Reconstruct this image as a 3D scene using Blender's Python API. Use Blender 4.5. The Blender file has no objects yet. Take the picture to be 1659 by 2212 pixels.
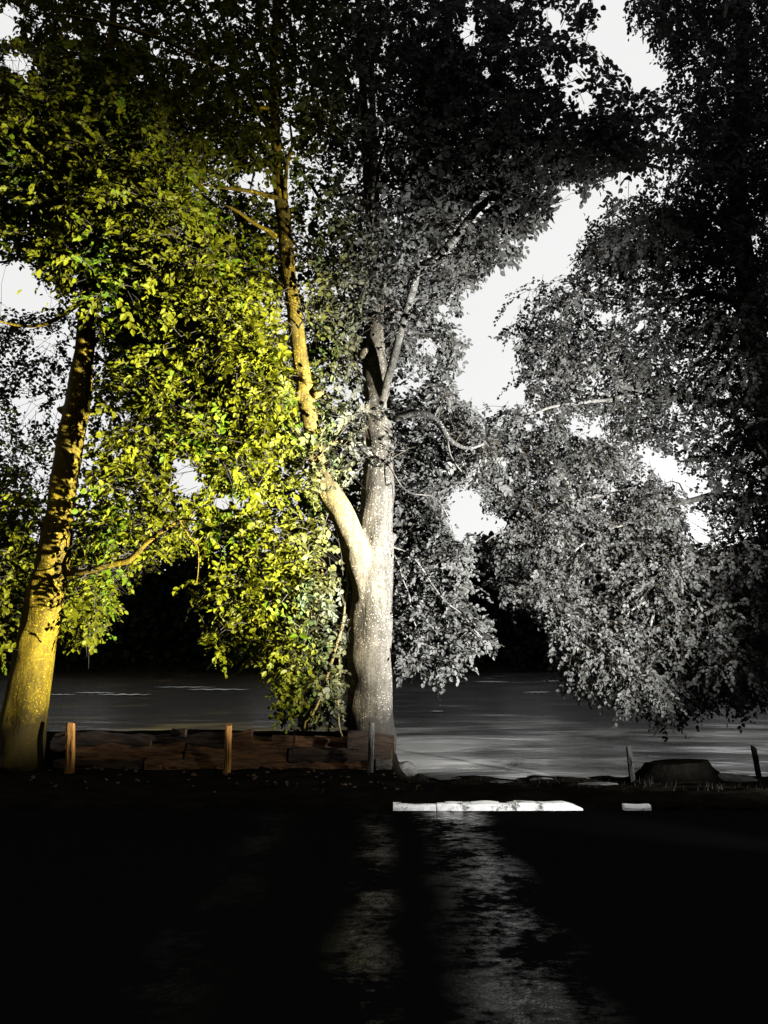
import bpy, bmesh, math, random
import numpy as np
from mathutils import Vector, Matrix, noise

random.seed(7)
rng = np.random.default_rng(11)
scene = bpy.context.scene
COL = scene.collection

# ------------------------------------------------------------------ camera
F, CX, CY = 1603.0, 829.5, 1106.0          # focal length and centre in pixels of a 1659 x 2212 frame
PITCH = math.radians(11.08)
EYE = np.array([0.0, 0.0, 1.6])
cam_d = bpy.data.cameras.new("camera")
cam_d.sensor_fit = 'VERTICAL'
cam_d.sensor_height = 36.0
cam_d.lens = 36.0 * F / 2212.0
cam_d.clip_start = 0.05
cam_d.clip_end = 3000
cam = bpy.data.objects.new("camera", cam_d)
cam.location = EYE
cam.rotation_euler = (math.pi / 2 + PITCH, 0, 0)
COL.objects.link(cam)
scene.camera = cam

# ------------------------------------------------------------------ sky
SUN_EL, SUN_ROT = math.radians(12), math.radians(40)
world = bpy.data.worlds.new("World")
scene.world = world
world.use_nodes = True
wn, wl = world.node_tree.nodes, world.node_tree.links
wn.clear()
sky = wn.new("ShaderNodeTexSky"); sky.sky_type = 'NISHITA'; sky.sun_disc = False
sky.sun_elevation = SUN_EL; sky.sun_rotation = SUN_ROT
sky.air_density = 1.0; sky.dust_density = 3.0
hs = wn.new("ShaderNodeHueSaturation"); hs.inputs['Saturation'].default_value = 0.04
mixs = wn.new("ShaderNodeMix"); mixs.data_type = 'RGBA'
mixs.inputs[0].default_value = 0.9
mixs.inputs[7].default_value = (9.5, 9.5, 9.45, 1)      # even grey cloud deck
bg = wn.new("ShaderNodeBackground"); bg.inputs['Strength'].default_value = 0.1
wo = wn.new("ShaderNodeOutputWorld")
wl.new(sky.outputs[0], hs.inputs['Color']); wl.new(hs.outputs[0], mixs.inputs[6])
wl.new(mixs.outputs[2], bg.inputs[0]); wl.new(bg.outputs[0], wo.inputs[0])

# ------------------------------------------------------------------ lamps: two floodlights low on the bank, off to the right
def spot(name, loc, target, energy, colour, cone, blend, size=0.12):
    d = bpy.data.lights.new(name, 'SPOT')
    d.energy = energy; d.color = colour; d.spot_size = math.radians(cone); d.spot_blend = blend
    d.shadow_soft_size = size
    o = bpy.data.objects.new(name, d)
    o.location = loc
    v = Vector(target) - Vector(loc)
    o.rotation_euler = v.to_track_quat('-Z', 'Y').to_euler()
    COL.objects.link(o)
    return o
YEL = (1.0, 0.84, 0.05)
WHT = (1.0, 0.985, 0.97)
def aim(loc, az, el, r=10.0):
    a, e = math.radians(az), math.radians(el)
    return (loc[0] + r * math.sin(a) * math.cos(e), loc[1] + r * math.cos(a) * math.cos(e), loc[2] + r * math.sin(e))
LAMP = (7.1, 6.0, 0.7)
WARM = (1.0, 0.985, 0.95)
spot("floodlight_left", LAMP, aim(LAMP, -68.5, 18.5), 240000, WARM, 43, 0.85)
spot("floodlight_right", LAMP, aim(LAMP, -36, 23), 112000, WARM, 70, 0.88)
spot("kerb_fill", (6.2, 4.6, 0.8), (1.2, 8.5, 0.0), 2900, WARM, 15, 0.9, 0.06)  # added spot with no known fixture, brightens the kerb

scene.view_settings.view_transform = 'Standard'
scene.view_settings.look = 'None'
scene.view_settings.exposure = 0.0
scene.view_settings.gamma = 1.0
scene.view_settings.use_curve_mapping = False
scene.cycles.max_bounces = 5
scene.cycles.diffuse_bounces = 2
scene.cycles.glossy_bounces = 2
scene.cycles.transmission_bounces = 2
scene.cycles.sample_clamp_indirect = 4.0

# ------------------------------------------------------------------ helpers
def W(x, y, Y):
    """point of the place seen at pixel (x, y) at the distance Y in front of the camera"""
    dx, dy = (x - CX) / F, -(y - CY) / F
    d = np.array([dx, math.cos(PITCH) - math.sin(PITCH) * dy, math.sin(PITCH) + math.cos(PITCH) * dy])
    return EYE + d * (Y / d[1])

def project(p):
    q = np.asarray(p) - EYE
    f = q[..., 1] * math.cos(PITCH) + q[..., 2] * math.sin(PITCH)
    u = -q[..., 1] * math.sin(PITCH) + q[..., 2] * math.cos(PITCH)
    f = np.maximum(f, 0.01)
    return CX + F * q[..., 0] / f, CY - F * u / f, f

def link(name, me, mat=None, parent=None):
    o = bpy.data.objects.new(name, me)
    COL.objects.link(o)
    if mat is not None and not me.materials:
        me.materials.append(mat)
    if parent is not None:
        o.parent = parent
    return o

def tag(o, label=None, cat=None, group=None, kind=None):
    if label: o["label"] = label
    if cat: o["category"] = cat
    if group: o["group"] = group
    if kind: o["kind"] = kind
    return o

def empty(name, loc):
    o = bpy.data.objects.new(name, None)
    o.location = loc
    o.empty_display_size = 0.2
    COL.objects.link(o)
    return o

def np_mesh(name, verts, faces_flat, loop_total, attr=None, smooth=False):
    me = bpy.data.meshes.new(name)
    verts = np.asarray(verts, dtype=np.float32)
    nl = len(faces_flat); nf = len(loop_total)
    me.vertices.add(len(verts)); me.loops.add(nl); me.polygons.add(nf)
    me.vertices.foreach_set("co", verts.ravel())
    me.loops.foreach_set("vertex_index", np.asarray(faces_flat, dtype=np.int32))
    lt = np.asarray(loop_total, dtype=np.int32)
    ls = np.concatenate([[0], np.cumsum(lt)[:-1]]).astype(np.int32)
    me.polygons.foreach_set("loop_start", ls)
    me.polygons.foreach_set("loop_total", lt)
    me.polygons.foreach_set("use_smooth", np.full(nf, smooth, dtype=bool))
    if attr is not None:
        for k, v in attr.items():
            a = me.attributes.new(k, 'FLOAT', 'FACE')
            a.data.foreach_set("value", np.asarray(v, dtype=np.float32))
    me.update(calc_edges=True)
    return me

def catmull(pts, rad, step):
    """smooth polyline + radius"""
    P = [np.array(p, float) for p in pts]
    P = [2 * P[0] - P[1]] + P + [2 * P[-1] - P[-2]]
    R = [rad[0]] + list(rad) + [rad[-1]]
    out, ro = [], []
    for i in range(1, len(P) - 2):
        n = max(2, int(np.linalg.norm(P[i + 1] - P[i]) / step))
        for k in range(n):
            t = k / n
            a, b, c, d = P[i - 1], P[i], P[i + 1], P[i + 2]
            out.append(0.5 * ((2 * b) + (-a + c) * t + (2 * a - 5 * b + 4 * c - d) * t * t + (-a + 3 * b - 3 * c + d) * t ** 3))
            ro.append(R[i] * (1 - t) + R[i + 1] * t)
    out.append(P[-2]); ro.append(R[-2])
    return np.array(out), np.array(ro)

def tube(pts, rad, sides=8, cap=True, wob=0.0, seed=0.0, v0=0):
    """vertices and faces of a tapered tube along pts"""
    n = len(pts)
    T = np.gradient(pts, axis=0)
    T /= np.linalg.norm(T, axis=1)[:, None] + 1e-9
    ref = np.array([0.0, 1.0, 0.0]) if abs(T[0][1]) < 0.8 else np.array([1.0, 0, 0])
    U = np.cross(T, ref); U /= np.linalg.norm(U, axis=1)[:, None] + 1e-9
    V = np.cross(T, U)
    ang = np.linspace(0, 2 * math.pi, sides, endpoint=False)
    verts = np.empty((n, sides, 3))
    for i in range(n):
        rr = np.full(sides, rad[i])
        if wob:
            for k, a in enumerate(ang):
                rr[k] *= 1 + wob * noise.noise(Vector((math.cos(a) * 1.3 + seed, math.sin(a) * 1.3, i * 0.35)))
        verts[i] = pts[i] + (np.cos(ang) * rr)[:, None] * U[i] + (np.sin(ang) * rr)[:, None] * V[i]
    faces = []
    for i in range(n - 1):
        for k in range(sides):
            k2 = (k + 1) % sides
            faces.append((v0 + i * sides + k, v0 + i * sides + k2, v0 + (i + 1) * sides + k2, v0 + (i + 1) * sides + k))
    vs = verts.reshape(-1, 3)
    if cap:
        faces.append(tuple(v0 + k for k in range(sides))[::-1])
        faces.append(tuple(v0 + (n - 1) * sides + k for k in range(sides)))
    return vs, faces

def mesh_from(name, vf_list, smooth=True):
    V, Fc, off = [], [], 0
    for vs, fs in vf_list:
        V.extend(map(tuple, vs))
        Fc.extend([tuple(i + off for i in f) for f in fs])
        off += len(vs)
    me = bpy.data.meshes.new(name)
    me.from_pydata(V, [], Fc)
    me.polygons.foreach_set("use_smooth", [smooth] * len(me.polygons))
    me.update()
    return me

def voxel_skin(name, vf_list, voxel, smooth_it=6):
    """fuse overlapping tubes into one continuous skin"""
    me = mesh_from("tmp", vf_list)
    o = bpy.data.objects.new("tmp", me); COL.objects.link(o)
    m = o.modifiers.new("r", 'REMESH'); m.mode = 'VOXEL'; m.voxel_size = voxel; m.use_smooth_shade = True
    s = o.modifiers.new("s", 'SMOOTH'); s.iterations = smooth_it; s.factor = 0.5
    dg = bpy.context.evaluated_depsgraph_get()
    out = bpy.data.meshes.new_from_object(o.evaluated_get(dg))
    out.name = name
    out.polygons.foreach_set("use_smooth", [True] * len(out.polygons))
    bpy.data.objects.remove(o); bpy.data.meshes.remove(me)
    return out

# ------------------------------------------------------------------ materials
def mat(name):
    m = bpy.data.materials.new(name); m.use_nodes = True
    nt = m.node_tree; nt.nodes.clear()
    out = nt.nodes.new("ShaderNodeOutputMaterial")
    b = nt.nodes.new("ShaderNodeBsdfPrincipled")
    nt.links.new(b.outputs[0], out.inputs[0])
    return m, nt, b, out

def tex_noise(nt, scale, detail=4, rough=0.55, vec=None, dist=0.0):
    n = nt.nodes.new("ShaderNodeTexNoise")
    n.inputs['Scale'].default_value = scale; n.inputs['Detail'].default_value = detail
    n.inputs['Roughness'].default_value = rough; n.inputs['Distortion'].default_value = dist
    if vec is not None: nt.links.new(vec, n.inputs['Vector'])
    return n
def ramp(nt, fac, stops):
    r = nt.nodes.new("ShaderNodeValToRGB")
    e = r.color_ramp.elements
    while len(e) < len(stops): e.new(0.5)
    for i, (p, c) in enumerate(stops):
        e[i].position = p
        e[i].color = (c, c, c, 1) if isinstance(c, (int, float)) else (*c, 1)
    nt.links.new(fac, r.inputs[0])
    return r
def mapping(nt, scale, coord='Object', rot=(0, 0, 0)):
    tc = nt.nodes.new("ShaderNodeTexCoord"); mp = nt.nodes.new("ShaderNodeMapping")
    mp.inputs['Scale'].default_value = scale; mp.inputs['Rotation'].default_value = rot
    nt.links.new(tc.outputs[coord], mp.inputs[0])
    return mp.outputs[0]
def mix(nt, a, b, fac, blend='MIX'):
    m = nt.nodes.new("ShaderNodeMix"); m.data_type = 'RGBA'; m.blend_type = blend
    for s, v in ((m.inputs[0], fac), (m.inputs[6], a), (m.inputs[7], b)):
        if hasattr(v, 'is_linked') or hasattr(v, 'links'): nt.links.new(v, s)
        elif isinstance(v, (int, float)): s.default_value = v if s.type == 'VALUE' else (v, v, v, 1)
        else: s.default_value = (*v, 1)
    return m.outputs[2]
def bump(nt, b, h, strength=0.5, dist=0.02, prev=None):
    n = nt.nodes.new("ShaderNodeBump"); n.inputs['Strength'].default_value = strength; n.inputs['Distance'].default_value = dist
    nt.links.new(h, n.inputs['Height'])
    if prev is not None: nt.links.new(prev, n.inputs['Normal'])
    if b is not None: nt.links.new(n.outputs[0], b.inputs['Normal'])
    return n.outputs[0]

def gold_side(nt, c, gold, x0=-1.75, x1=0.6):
    """two-tone split put into the colour: golden left of the forked trunk, grey right"""
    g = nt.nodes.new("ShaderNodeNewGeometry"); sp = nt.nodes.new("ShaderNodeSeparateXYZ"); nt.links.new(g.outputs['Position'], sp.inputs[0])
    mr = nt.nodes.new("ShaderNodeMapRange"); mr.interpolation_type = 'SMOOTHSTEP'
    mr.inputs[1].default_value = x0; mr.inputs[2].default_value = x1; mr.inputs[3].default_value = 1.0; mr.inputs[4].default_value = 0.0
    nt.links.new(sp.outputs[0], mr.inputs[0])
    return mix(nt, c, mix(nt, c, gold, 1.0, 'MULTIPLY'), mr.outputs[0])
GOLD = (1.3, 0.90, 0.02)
def simple_shoot():
    m, nt, b, out = mat("thin_brown_shoots")
    b.inputs['Base Color'].default_value = (0.012, 0.010, 0.007, 1); b.inputs['Roughness'].default_value = 0.8
    b.inputs['Specular IOR Level'].default_value = 0.05
    return m
def bark_material(name, dark, light, lichen, amount=0.5, moss_and_shade=True):
    m, nt, b, out = mat(name)
    v = mapping(nt, (1, 1, 1))
    vs = mapping(nt, (5, 5, 0.9))
    base = ramp(nt, tex_noise(nt, 1.6, 6, 0.6, v).outputs[0], [(0.3, dark), (0.7, light)])
    streak = ramp(nt, tex_noise(nt, 2.2, 5, 0.6, vs).outputs[0], [(0.35, 0.55), (0.6, 1.0)])
    c = mix(nt, base.outputs[0], streak.outputs[0], 1.0, 'MULTIPLY')
    # lichen specks
    vo = nt.nodes.new("ShaderNodeTexVoronoi"); vo.inputs['Scale'].default_value = 27
    vo.inputs['Randomness'].default_value = 1.0
    nt.links.new(v, vo.inputs['Vector'])
    spot_ = ramp(nt, mathn('ADD', vo.outputs['Distance'], mathn('MULTIPLY', tex_noise(nt, 9, 3, 0.6, v).outputs[0], 0.5)), [(0.38, 1.0), (0.50, 0.0)])
    zone = ramp(nt, tex_noise(nt, 1.1, 4, 0.65, v).outputs[0], [(0.36, 0.0), (0.52, amount)])
    fac = mix(nt, spot_.outputs[0], zone.outputs[0], 1.0, 'MULTIPLY')
    c = mix(nt, c, lichen, fac)
    fine = ramp(nt, tex_noise(nt, 34, 4, 0.7, v).outputs[0], [(0.35, 0.55), (0.6, 1.12)])
    c = mix(nt, c, fine.outputs[0], 1.0, 'MULTIPLY')
    if moss_and_shade:
        patch = ramp(nt, tex_noise(nt, 0.9, 5, 0.7, mapping(nt, (1.2, 1.2, 0.5))).outputs[0], [(0.56, 0.0), (0.63, 0.7)])
        c = mix(nt, c, tuple(x * 0.35 for x in dark), patch.outputs[0])
    if moss_and_shade:      # shade at the foot of the trunk, painted into the bark colour
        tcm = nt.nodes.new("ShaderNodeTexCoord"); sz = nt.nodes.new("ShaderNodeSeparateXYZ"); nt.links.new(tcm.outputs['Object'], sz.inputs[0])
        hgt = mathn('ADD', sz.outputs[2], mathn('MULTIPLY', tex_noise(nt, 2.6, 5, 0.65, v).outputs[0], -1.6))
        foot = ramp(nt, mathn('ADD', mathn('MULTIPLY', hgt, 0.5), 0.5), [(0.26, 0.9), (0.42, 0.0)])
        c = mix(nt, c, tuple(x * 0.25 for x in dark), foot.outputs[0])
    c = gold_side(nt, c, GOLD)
    nt.links.new(c, b.inputs['Base Color'])
    b.inputs['Roughness'].default_value = 0.8
    b.inputs['Specular IOR Level'].default_value = 0.06
    n1 = bump(nt, None, tex_noise(nt, 5, 6, 0.65, vs).outputs[0], 0.5, 0.03)
    n2 = bump(nt, None, spot_.outputs[0], 0.25, 0.006, n1)
    bump(nt, b, tex_noise(nt, 40, 4, 0.7, v).outputs[0], 0.6, 0.01, n2)
    return m

def mathn(op, a, b_, clamp=False):
    tree = (a if not isinstance(a, (int, float)) else b_).id_data
    n = tree.nodes.new("ShaderNodeMath"); n.operation = op; n.use_clamp = clamp
    for i, q in enumerate((a, b_)):
        if isinstance(q, (int, float)): n.inputs[i].default_value = q
        elif q is not None: tree.links.new(q, n.inputs[i])
    return n.outputs[0]

M = {}
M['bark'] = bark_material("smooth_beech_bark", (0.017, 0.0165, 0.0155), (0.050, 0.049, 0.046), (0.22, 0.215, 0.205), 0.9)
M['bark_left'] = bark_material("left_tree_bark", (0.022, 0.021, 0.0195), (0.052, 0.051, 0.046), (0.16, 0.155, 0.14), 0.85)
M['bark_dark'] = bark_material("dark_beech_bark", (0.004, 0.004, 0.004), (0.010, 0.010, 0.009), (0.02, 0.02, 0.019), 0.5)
M['shoot'] = simple_shoot()
M['twig'] = bark_material("branch_bark", (0.035, 0.034, 0.031), (0.085, 0.082, 0.077), (0.17, 0.17, 0.16), 0.5, False)

def leaf_material(name, greys, golds, trans=0.3):
    """'tint' picks light or dark within a kind, 'tone_split' puts the two-tone split into the colour, grey to yellow-green"""
    m, nt, b, out = mat(name)
    at = nt.nodes.new("ShaderNodeAttribute"); at.attribute_name = "tint"
    af = nt.nodes.new("ShaderNodeAttribute"); af.attribute_name = "tone_split"
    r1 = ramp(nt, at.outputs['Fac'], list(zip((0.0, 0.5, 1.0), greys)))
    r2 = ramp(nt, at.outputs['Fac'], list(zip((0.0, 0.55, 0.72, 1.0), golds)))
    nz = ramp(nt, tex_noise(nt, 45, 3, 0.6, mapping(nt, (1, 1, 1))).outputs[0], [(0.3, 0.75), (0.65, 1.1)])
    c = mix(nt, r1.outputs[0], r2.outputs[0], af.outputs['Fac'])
    c = mix(nt, c, nz.outputs[0], 1.0, 'MULTIPLY')
    nt.links.new(c, b.inputs['Base Color'])
    b.inputs['Roughness'].default_value = 0.5
    b.inputs['Specular IOR Level'].default_value = 0.03
    t = nt.nodes.new("ShaderNodeBsdfTranslucent"); nt.links.new(c, t.inputs[0])
    ms = nt.nodes.new("ShaderNodeMixShader"); ms.inputs[0].default_value = trans
    nt.links.new(b.outputs[0], ms.inputs[1]); nt.links.new(t.outputs[0], ms.inputs[2])
    nt.links.new(ms.outputs[0], out.inputs[0])
    return m
def g3(a, b_, c): return [(a, a * 1.01, a * 0.97), (b_, b_ * 1.01, b_ * 0.97), (c, c * 1.01, c * 0.97)]
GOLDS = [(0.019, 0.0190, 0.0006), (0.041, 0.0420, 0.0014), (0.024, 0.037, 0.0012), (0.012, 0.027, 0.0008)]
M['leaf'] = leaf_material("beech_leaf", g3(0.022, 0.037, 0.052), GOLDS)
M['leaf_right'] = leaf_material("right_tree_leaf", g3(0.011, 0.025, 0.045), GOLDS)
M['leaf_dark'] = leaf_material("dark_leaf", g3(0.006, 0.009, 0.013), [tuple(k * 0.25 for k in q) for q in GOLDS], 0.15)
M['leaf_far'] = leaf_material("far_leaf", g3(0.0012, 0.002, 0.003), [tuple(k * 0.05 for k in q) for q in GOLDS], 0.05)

def simple(name, c1, c2, scale, rough=0.9, bs=0.5, bd=0.03, stretch=(1, 1, 1), spec=0.2):
    m, nt, b, out = mat(name)
    v = mapping(nt, stretch)
    n = tex_noise(nt, scale, 7, 0.65, v)
    nt.links.new(ramp(nt, n.outputs[0], [(0.32, c1), (0.68, c2)]).outputs[0], b.inputs['Base Color'])
    b.inputs['Roughness'].default_value = rough
    b.inputs['Specular IOR Level'].default_value = spec
    bump(nt, b, tex_noise(nt, scale * 3, 6, 0.7, v).outputs[0], bs, bd)
    return m
M['soil'] = simple("dark_soil", (0.0015, 0.0015, 0.001), (0.006, 0.005, 0.004), 2.5, 0.95, 0.8, 0.05, spec=0.0)
M['stump'] = simple("black_stump", (0.0006, 0.0006, 0.0005), (0.002, 0.0018, 0.0015), 4.0, 0.95, 1.0, 0.04, spec=0.0)  # even near-black base colour, darker than real wood
M['wood'] = simple("weathered_wood", (0.004, 0.0018, 0.0006), (0.085, 0.036, 0.009), 3.0, 0.85, 1.0, 0.05, (1.0, 7, 7))
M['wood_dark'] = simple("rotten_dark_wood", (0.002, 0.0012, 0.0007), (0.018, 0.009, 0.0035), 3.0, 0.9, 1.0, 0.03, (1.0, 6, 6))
M['cut'] = simple("cut_wood_end", (0.008, 0.0045, 0.002), (0.04, 0.022, 0.009), 6.0, 0.8, 0.5, 0.01)
M['post'] = simple("post_wood", (0.05, 0.021, 0.004), (0.19, 0.09, 0.014), 5.0, 0.8, 0.7, 0.01, (7, 7, 0.8))
M['post_grey'] = simple("grey_post_wood", (0.012, 0.011, 0.010), (0.055, 0.052, 0.046), 5.0, 0.8, 0.7, 0.01, (7, 7, 0.8))
M["post_dark"] = simple("dark_post_wood", (0.002, 0.002, 0.002), (0.008, 0.008, 0.0075), 5.0, 0.95, 0.7, 0.01, (7, 7, 0.8), spec=0.0)
M['stone'] = simple("river_stone", (0.006, 0.006, 0.006), (0.04, 0.04, 0.038), 5.0, 0.8, 0.6, 0.02)
M['painted_glint'] = simple("painted_river_glint", (0.10, 0.10, 0.095), (0.30, 0.30, 0.28), 5.0, 0.7, 0.2, 0.01)  # pale colour of the glints painted on the river
M['litter'] = simple("fallen_leaf", (0.006, 0.003, 0.0015), (0.035, 0.016, 0.006), 9.0, 0.7, 0.2, 0.01)

# white painted kerb, chipped
m, nt, b, out = mat("white_kerb_paint")
v = mapping(nt, (1, 1, 1))
chip = ramp(nt, tex_noise(nt, 7, 8, 0.75, v).outputs[0], [(0.54, 0.0), (0.62, 1.0)])
dirt = ramp(nt, tex_noise(nt, 3.5, 5, 0.6, mapping(nt, (1, 1, 4))).outputs[0], [(0.3, 0.75), (0.6, 0.88)])
nt.links.new(mix(nt, dirt.outputs[0], (0.10, 0.10, 0.095), chip.outputs[0]), b.inputs['Base Color'])
b.inputs['Roughness'].default_value = 0.6
bump(nt, b, tex_noise(nt, 22, 5, 0.6, v).outputs[0], 0.3, 0.006)
M['kerb'] = m
M['kerb_grey'] = simple("grey_kerb_stone", (0.02, 0.02, 0.02), (0.12, 0.12, 0.115), 6.0, 0.8, 0.6, 0.01)

# wet paving: worn asphalt, dry and black at the sides, a film of water down the middle
m, nt, b, out = mat("wet_asphalt")
v = mapping(nt, (1, 1, 1))
geo = nt.nodes.new("ShaderNodeNewGeometry")
sep = nt.nodes.new("ShaderNodeSeparateXYZ"); nt.links.new(geo.outputs['Position'], sep.inputs[0])
wp = tex_noise(nt, 0.8, 4, 0.6, mapping(nt, (1, 1, 1)))
xw_ = mathn('ADD', sep.outputs[0], mathn('MULTIPLY', mathn('SUBTRACT', wp.outputs[0], 0.5), 0.5))
def bandx(c, w):          # soft band across x
    d = mathn('ABSOLUTE', mathn('SUBTRACT', xw_, c), None)
    return mathn('SUBTRACT', 1.0, mathn('DIVIDE', d, w), True)
def sm(x):
    n = nt.nodes.new("ShaderNodeMapRange"); n.interpolation_type = 'SMOOTHSTEP'; nt.links.new(x, n.inputs[0]); return n.outputs[0]
wet = mathn('MAXIMUM', mathn('MULTIPLY', sm(bandx(0.70, 0.46)), 0.95), mathn('MAXIMUM', mathn('MULTIPLY', sm(bandx(-0.10, 0.25)), 0.22), mathn('MULTIPLY', sm(bandx(-1.05, 0.35)), 0.03)))
big = tex_noise(nt, 2.6, 4, 0.6, mapping(nt, (0.55, 0.55, 1)))
fine = tex_noise(nt, 16, 6, 0.75, mapping(nt, (0.5, 0.75, 1)))
tot = mathn('ADD', mathn('MULTIPLY', big.outputs[0], 0.6), mathn('MULTIPLY', fine.outputs[0], 0.5))
film = ramp(nt, tot, [(0.52, 0.0), (0.62, 1.0)])
wetn = nt.nodes.new("ShaderNodeMath"); wetn.operation = 'MULTIPLY'
nt.links.new(film.outputs[0], wetn.inputs[0]); nt.links.new(wet, wetn.inputs[1])
rg = nt.nodes.new("ShaderNodeMapRange"); nt.links.new(film.outputs[0], rg.inputs[0])
rg.inputs[3].default_value = 0.25; rg.inputs[4].default_value = 0.07
nt.links.new(rg.outputs[0], b.inputs['Roughness'])
sg = nt.nodes.new("ShaderNodeMapRange"); nt.links.new(wetn.outputs[0], sg.inputs[0])
sg.inputs[3].default_value = 0.0; sg.inputs[4].default_value = 0.45
b.inputs['Specular IOR Level'].default_value = 0.5
dry = nt.nodes.new("ShaderNodeBsdfDiffuse"); dry.inputs[0].default_value = (0.0025, 0.0025, 0.0025, 1)
msh = nt.nodes.new("ShaderNodeMixShader"); nt.links.new(wetn.outputs[0], msh.inputs[0])
nt.links.new(dry.outputs[0], msh.inputs[1]); nt.links.new(b.outputs[0], msh.inputs[2]); nt.links.new(msh.outputs[0], out.inputs[0])
nt.links.new(ramp(nt, tex_noise(nt, 30, 4, 0.6, v).outputs[0], [(0.3, 0.001), (0.7, 0.003)]).outputs[0], b.inputs['Base Color'])
n1 = bump(nt, None, tex_noise(nt, 2.2, 3, 0.5, mapping(nt, (0.8, 0.8, 1))).outputs[0], 0.5, 0.006)
bump(nt, b, tex_noise(nt, 12, 4, 0.6, mapping(nt, (0.6, 0.8, 1))).outputs[0], 1.0, 0.010, n1)
M['asphalt'] = m

# river
m, nt, b, out = mat("river_water")
vw = mapping(nt, (0.45, 0.8, 1))
geo = nt.nodes.new("ShaderNodeNewGeometry"); sep = nt.nodes.new("ShaderNodeSeparateXYZ"); nt.links.new(geo.outputs['Position'], sep.inputs[0])
bl = tex_noise(nt, 0.55, 4, 0.55, vw, 0.8)
near = nt.nodes.new("ShaderNodeMapRange"); near.interpolation_type = 'SMOOTHSTEP'; nt.links.new(sep.outputs[1], near.inputs[0])
near.inputs[1].default_value = 13.5; near.inputs[2].default_value = 30; near.inputs[3].default_value = 0.20; near.inputs[4].default_value = -0.05
lit_murk = ramp(nt, mathn('ADD', bl.outputs[0], near.outputs[0]), [(0.44, (0.006, 0.006, 0.006)), (0.58, (0.035, 0.035, 0.034)), (0.76, (0.30, 0.30, 0.29))])   # murky blotches; light on the near water painted in as paler colour
nt.links.new(gold_side(nt, lit_murk.outputs[0], (0.5, 0.38, 0.10), -1.0, 0.4), b.inputs['Base Color'])
b.inputs['Roughness'].default_value = 0.17
b.inputs['IOR'].default_value = 1.33
b.inputs['Specular IOR Level'].default_value = 0.4
bump(nt, b, tex_noise(nt, 1.1, 3, 0.5, vw, 0.5).outputs[0], 0.5, 0.07)
M['water'] = m

# ------------------------------------------------------------------ ground, path, river
def nz2(x, y, s, seed=0.0):
    return noise.noise(Vector((x * s + seed, y * s - seed, seed)))
WATER_Z = -0.36
def shore(X):
    """distance at which the bank meets the river"""
    t = min(max((X - 0.15) / 0.6, 0), 1)
    near = 13.0 + 0.35 * nz2(X, 0, 0.9, 3) + 0.012 * max(X - 3, 0) ** 2
    k = min(max((X - 7.9) / 0.9, 0), 1) * min(max((22 - X) / 4, 0), 1)
    return 14.0 * (1 - t) + near * t + 5.2 * k * k * (3 - 2 * k)
def ground_z(X, Y):
    if Y < 8.45: return -0.012
    s = shore(X)
    left = 1 - min(max((X - 0.08) / 0.22, 0), 1)
    if Y > 60:
        return -1.6 + min(max((Y - 97) / 6, 0), 1) * 3.0 + (0.6 * nz2(X, Y, 0.05) if Y > 97 else 0) + min(max((Y - 106) / 14, 0), 1) * (13.5 + 2.0 * nz2(X, 0, 0.06, 4))
    zl = 0.05 + 0.30 * min(max((Y - 11.55) / 0.15, 0), 1) + 0.03 * nz2(X, Y, 2.2)
    zr = 0.06 - 0.42 * min(max((Y - 9.0) / (s - 9.0), 0), 1.3) + 0.05 * nz2(X, Y, 1.7, 5) + 0.03 * nz2(X, Y, 5.5, 9)
    z = zl * left + zr * (1 - left)
    over = min(max((Y - (s - 0.5 * left)) / 1.0, 0), 1)
    return z * (1 - over) + (-1.5) * over
xs = np.unique(np.concatenate([np.linspace(-140, -10, 27), np.linspace(-10, 10, 161), np.linspace(10, 140, 27)]))
ys = np.unique(np.concatenate([np.linspace(-30, 8, 12), [8.44, 8.46], np.linspace(8.5, 16, 101), np.linspace(16, 60, 12), np.linspace(60, 160, 61), [600]]))
V = [(x, y, ground_z(x, y)) for y in ys for x in xs]
nx = len(xs)
Fc = [(j * nx + i, j * nx + i + 1, (j + 1) * nx + i + 1, (j + 1) * nx + i) for j in range(len(ys) - 1) for i in range(nx - 1)]
me = bpy.data.meshes.new("ground"); me.from_pydata(V, [], Fc); me.polygons.foreach_set("use_smooth", [True] * len(me.polygons))
tag(link("ground", me, M['soil']), kind='structure')

px = np.linspace(-25, 25, 101); py = np.linspace(-12, 8.40, 60)
V = [(x, y, 0.006 * nz2(x, y, 0.8)) for y in py for x in px]
nx = len(px)
Fc = [(j * nx + i, j * nx + i + 1, (j + 1) * nx + i + 1, (j + 1) * nx + i) for j in range(len(py) - 1) for i in range(nx - 1)]
me = bpy.data.meshes.new("path"); me.from_pydata(V, [], Fc); me.polygons.foreach_set("use_smooth", [True] * len(me.polygons))
tag(link("path", me, M['asphalt']), kind='structure')

wx = np.unique(np.concatenate([np.linspace(-140, -12, 20), np.linspace(-12, 14, 131), np.linspace(14, 140, 20)]))
wy = np.unique(np.concatenate([np.linspace(10.5, 30, 196), np.linspace(30, 101, 90)]))
V = []
for y in wy:
    fade = 1.0 / (1 + (max(y - 12, 0) / 25) ** 2)
    for x in wx:
        V.append((x, y, WATER_Z + fade * 0.03 * nz2(x * 0.45, y, 0.7, 2)))
nx = len(wx)
Fc = [(j * nx + i, j * nx + i + 1, (j + 1) * nx + i + 1, (j + 1) * nx + i) for j in range(len(wy) - 1) for i in range(nx - 1)]
me = bpy.data.meshes.new("river"); me.from_pydata(V, [], Fc); me.polygons.foreach_set("use_smooth", [True] * len(me.polygons))
tag(link("river", me, M['water']), kind='structure')

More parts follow.
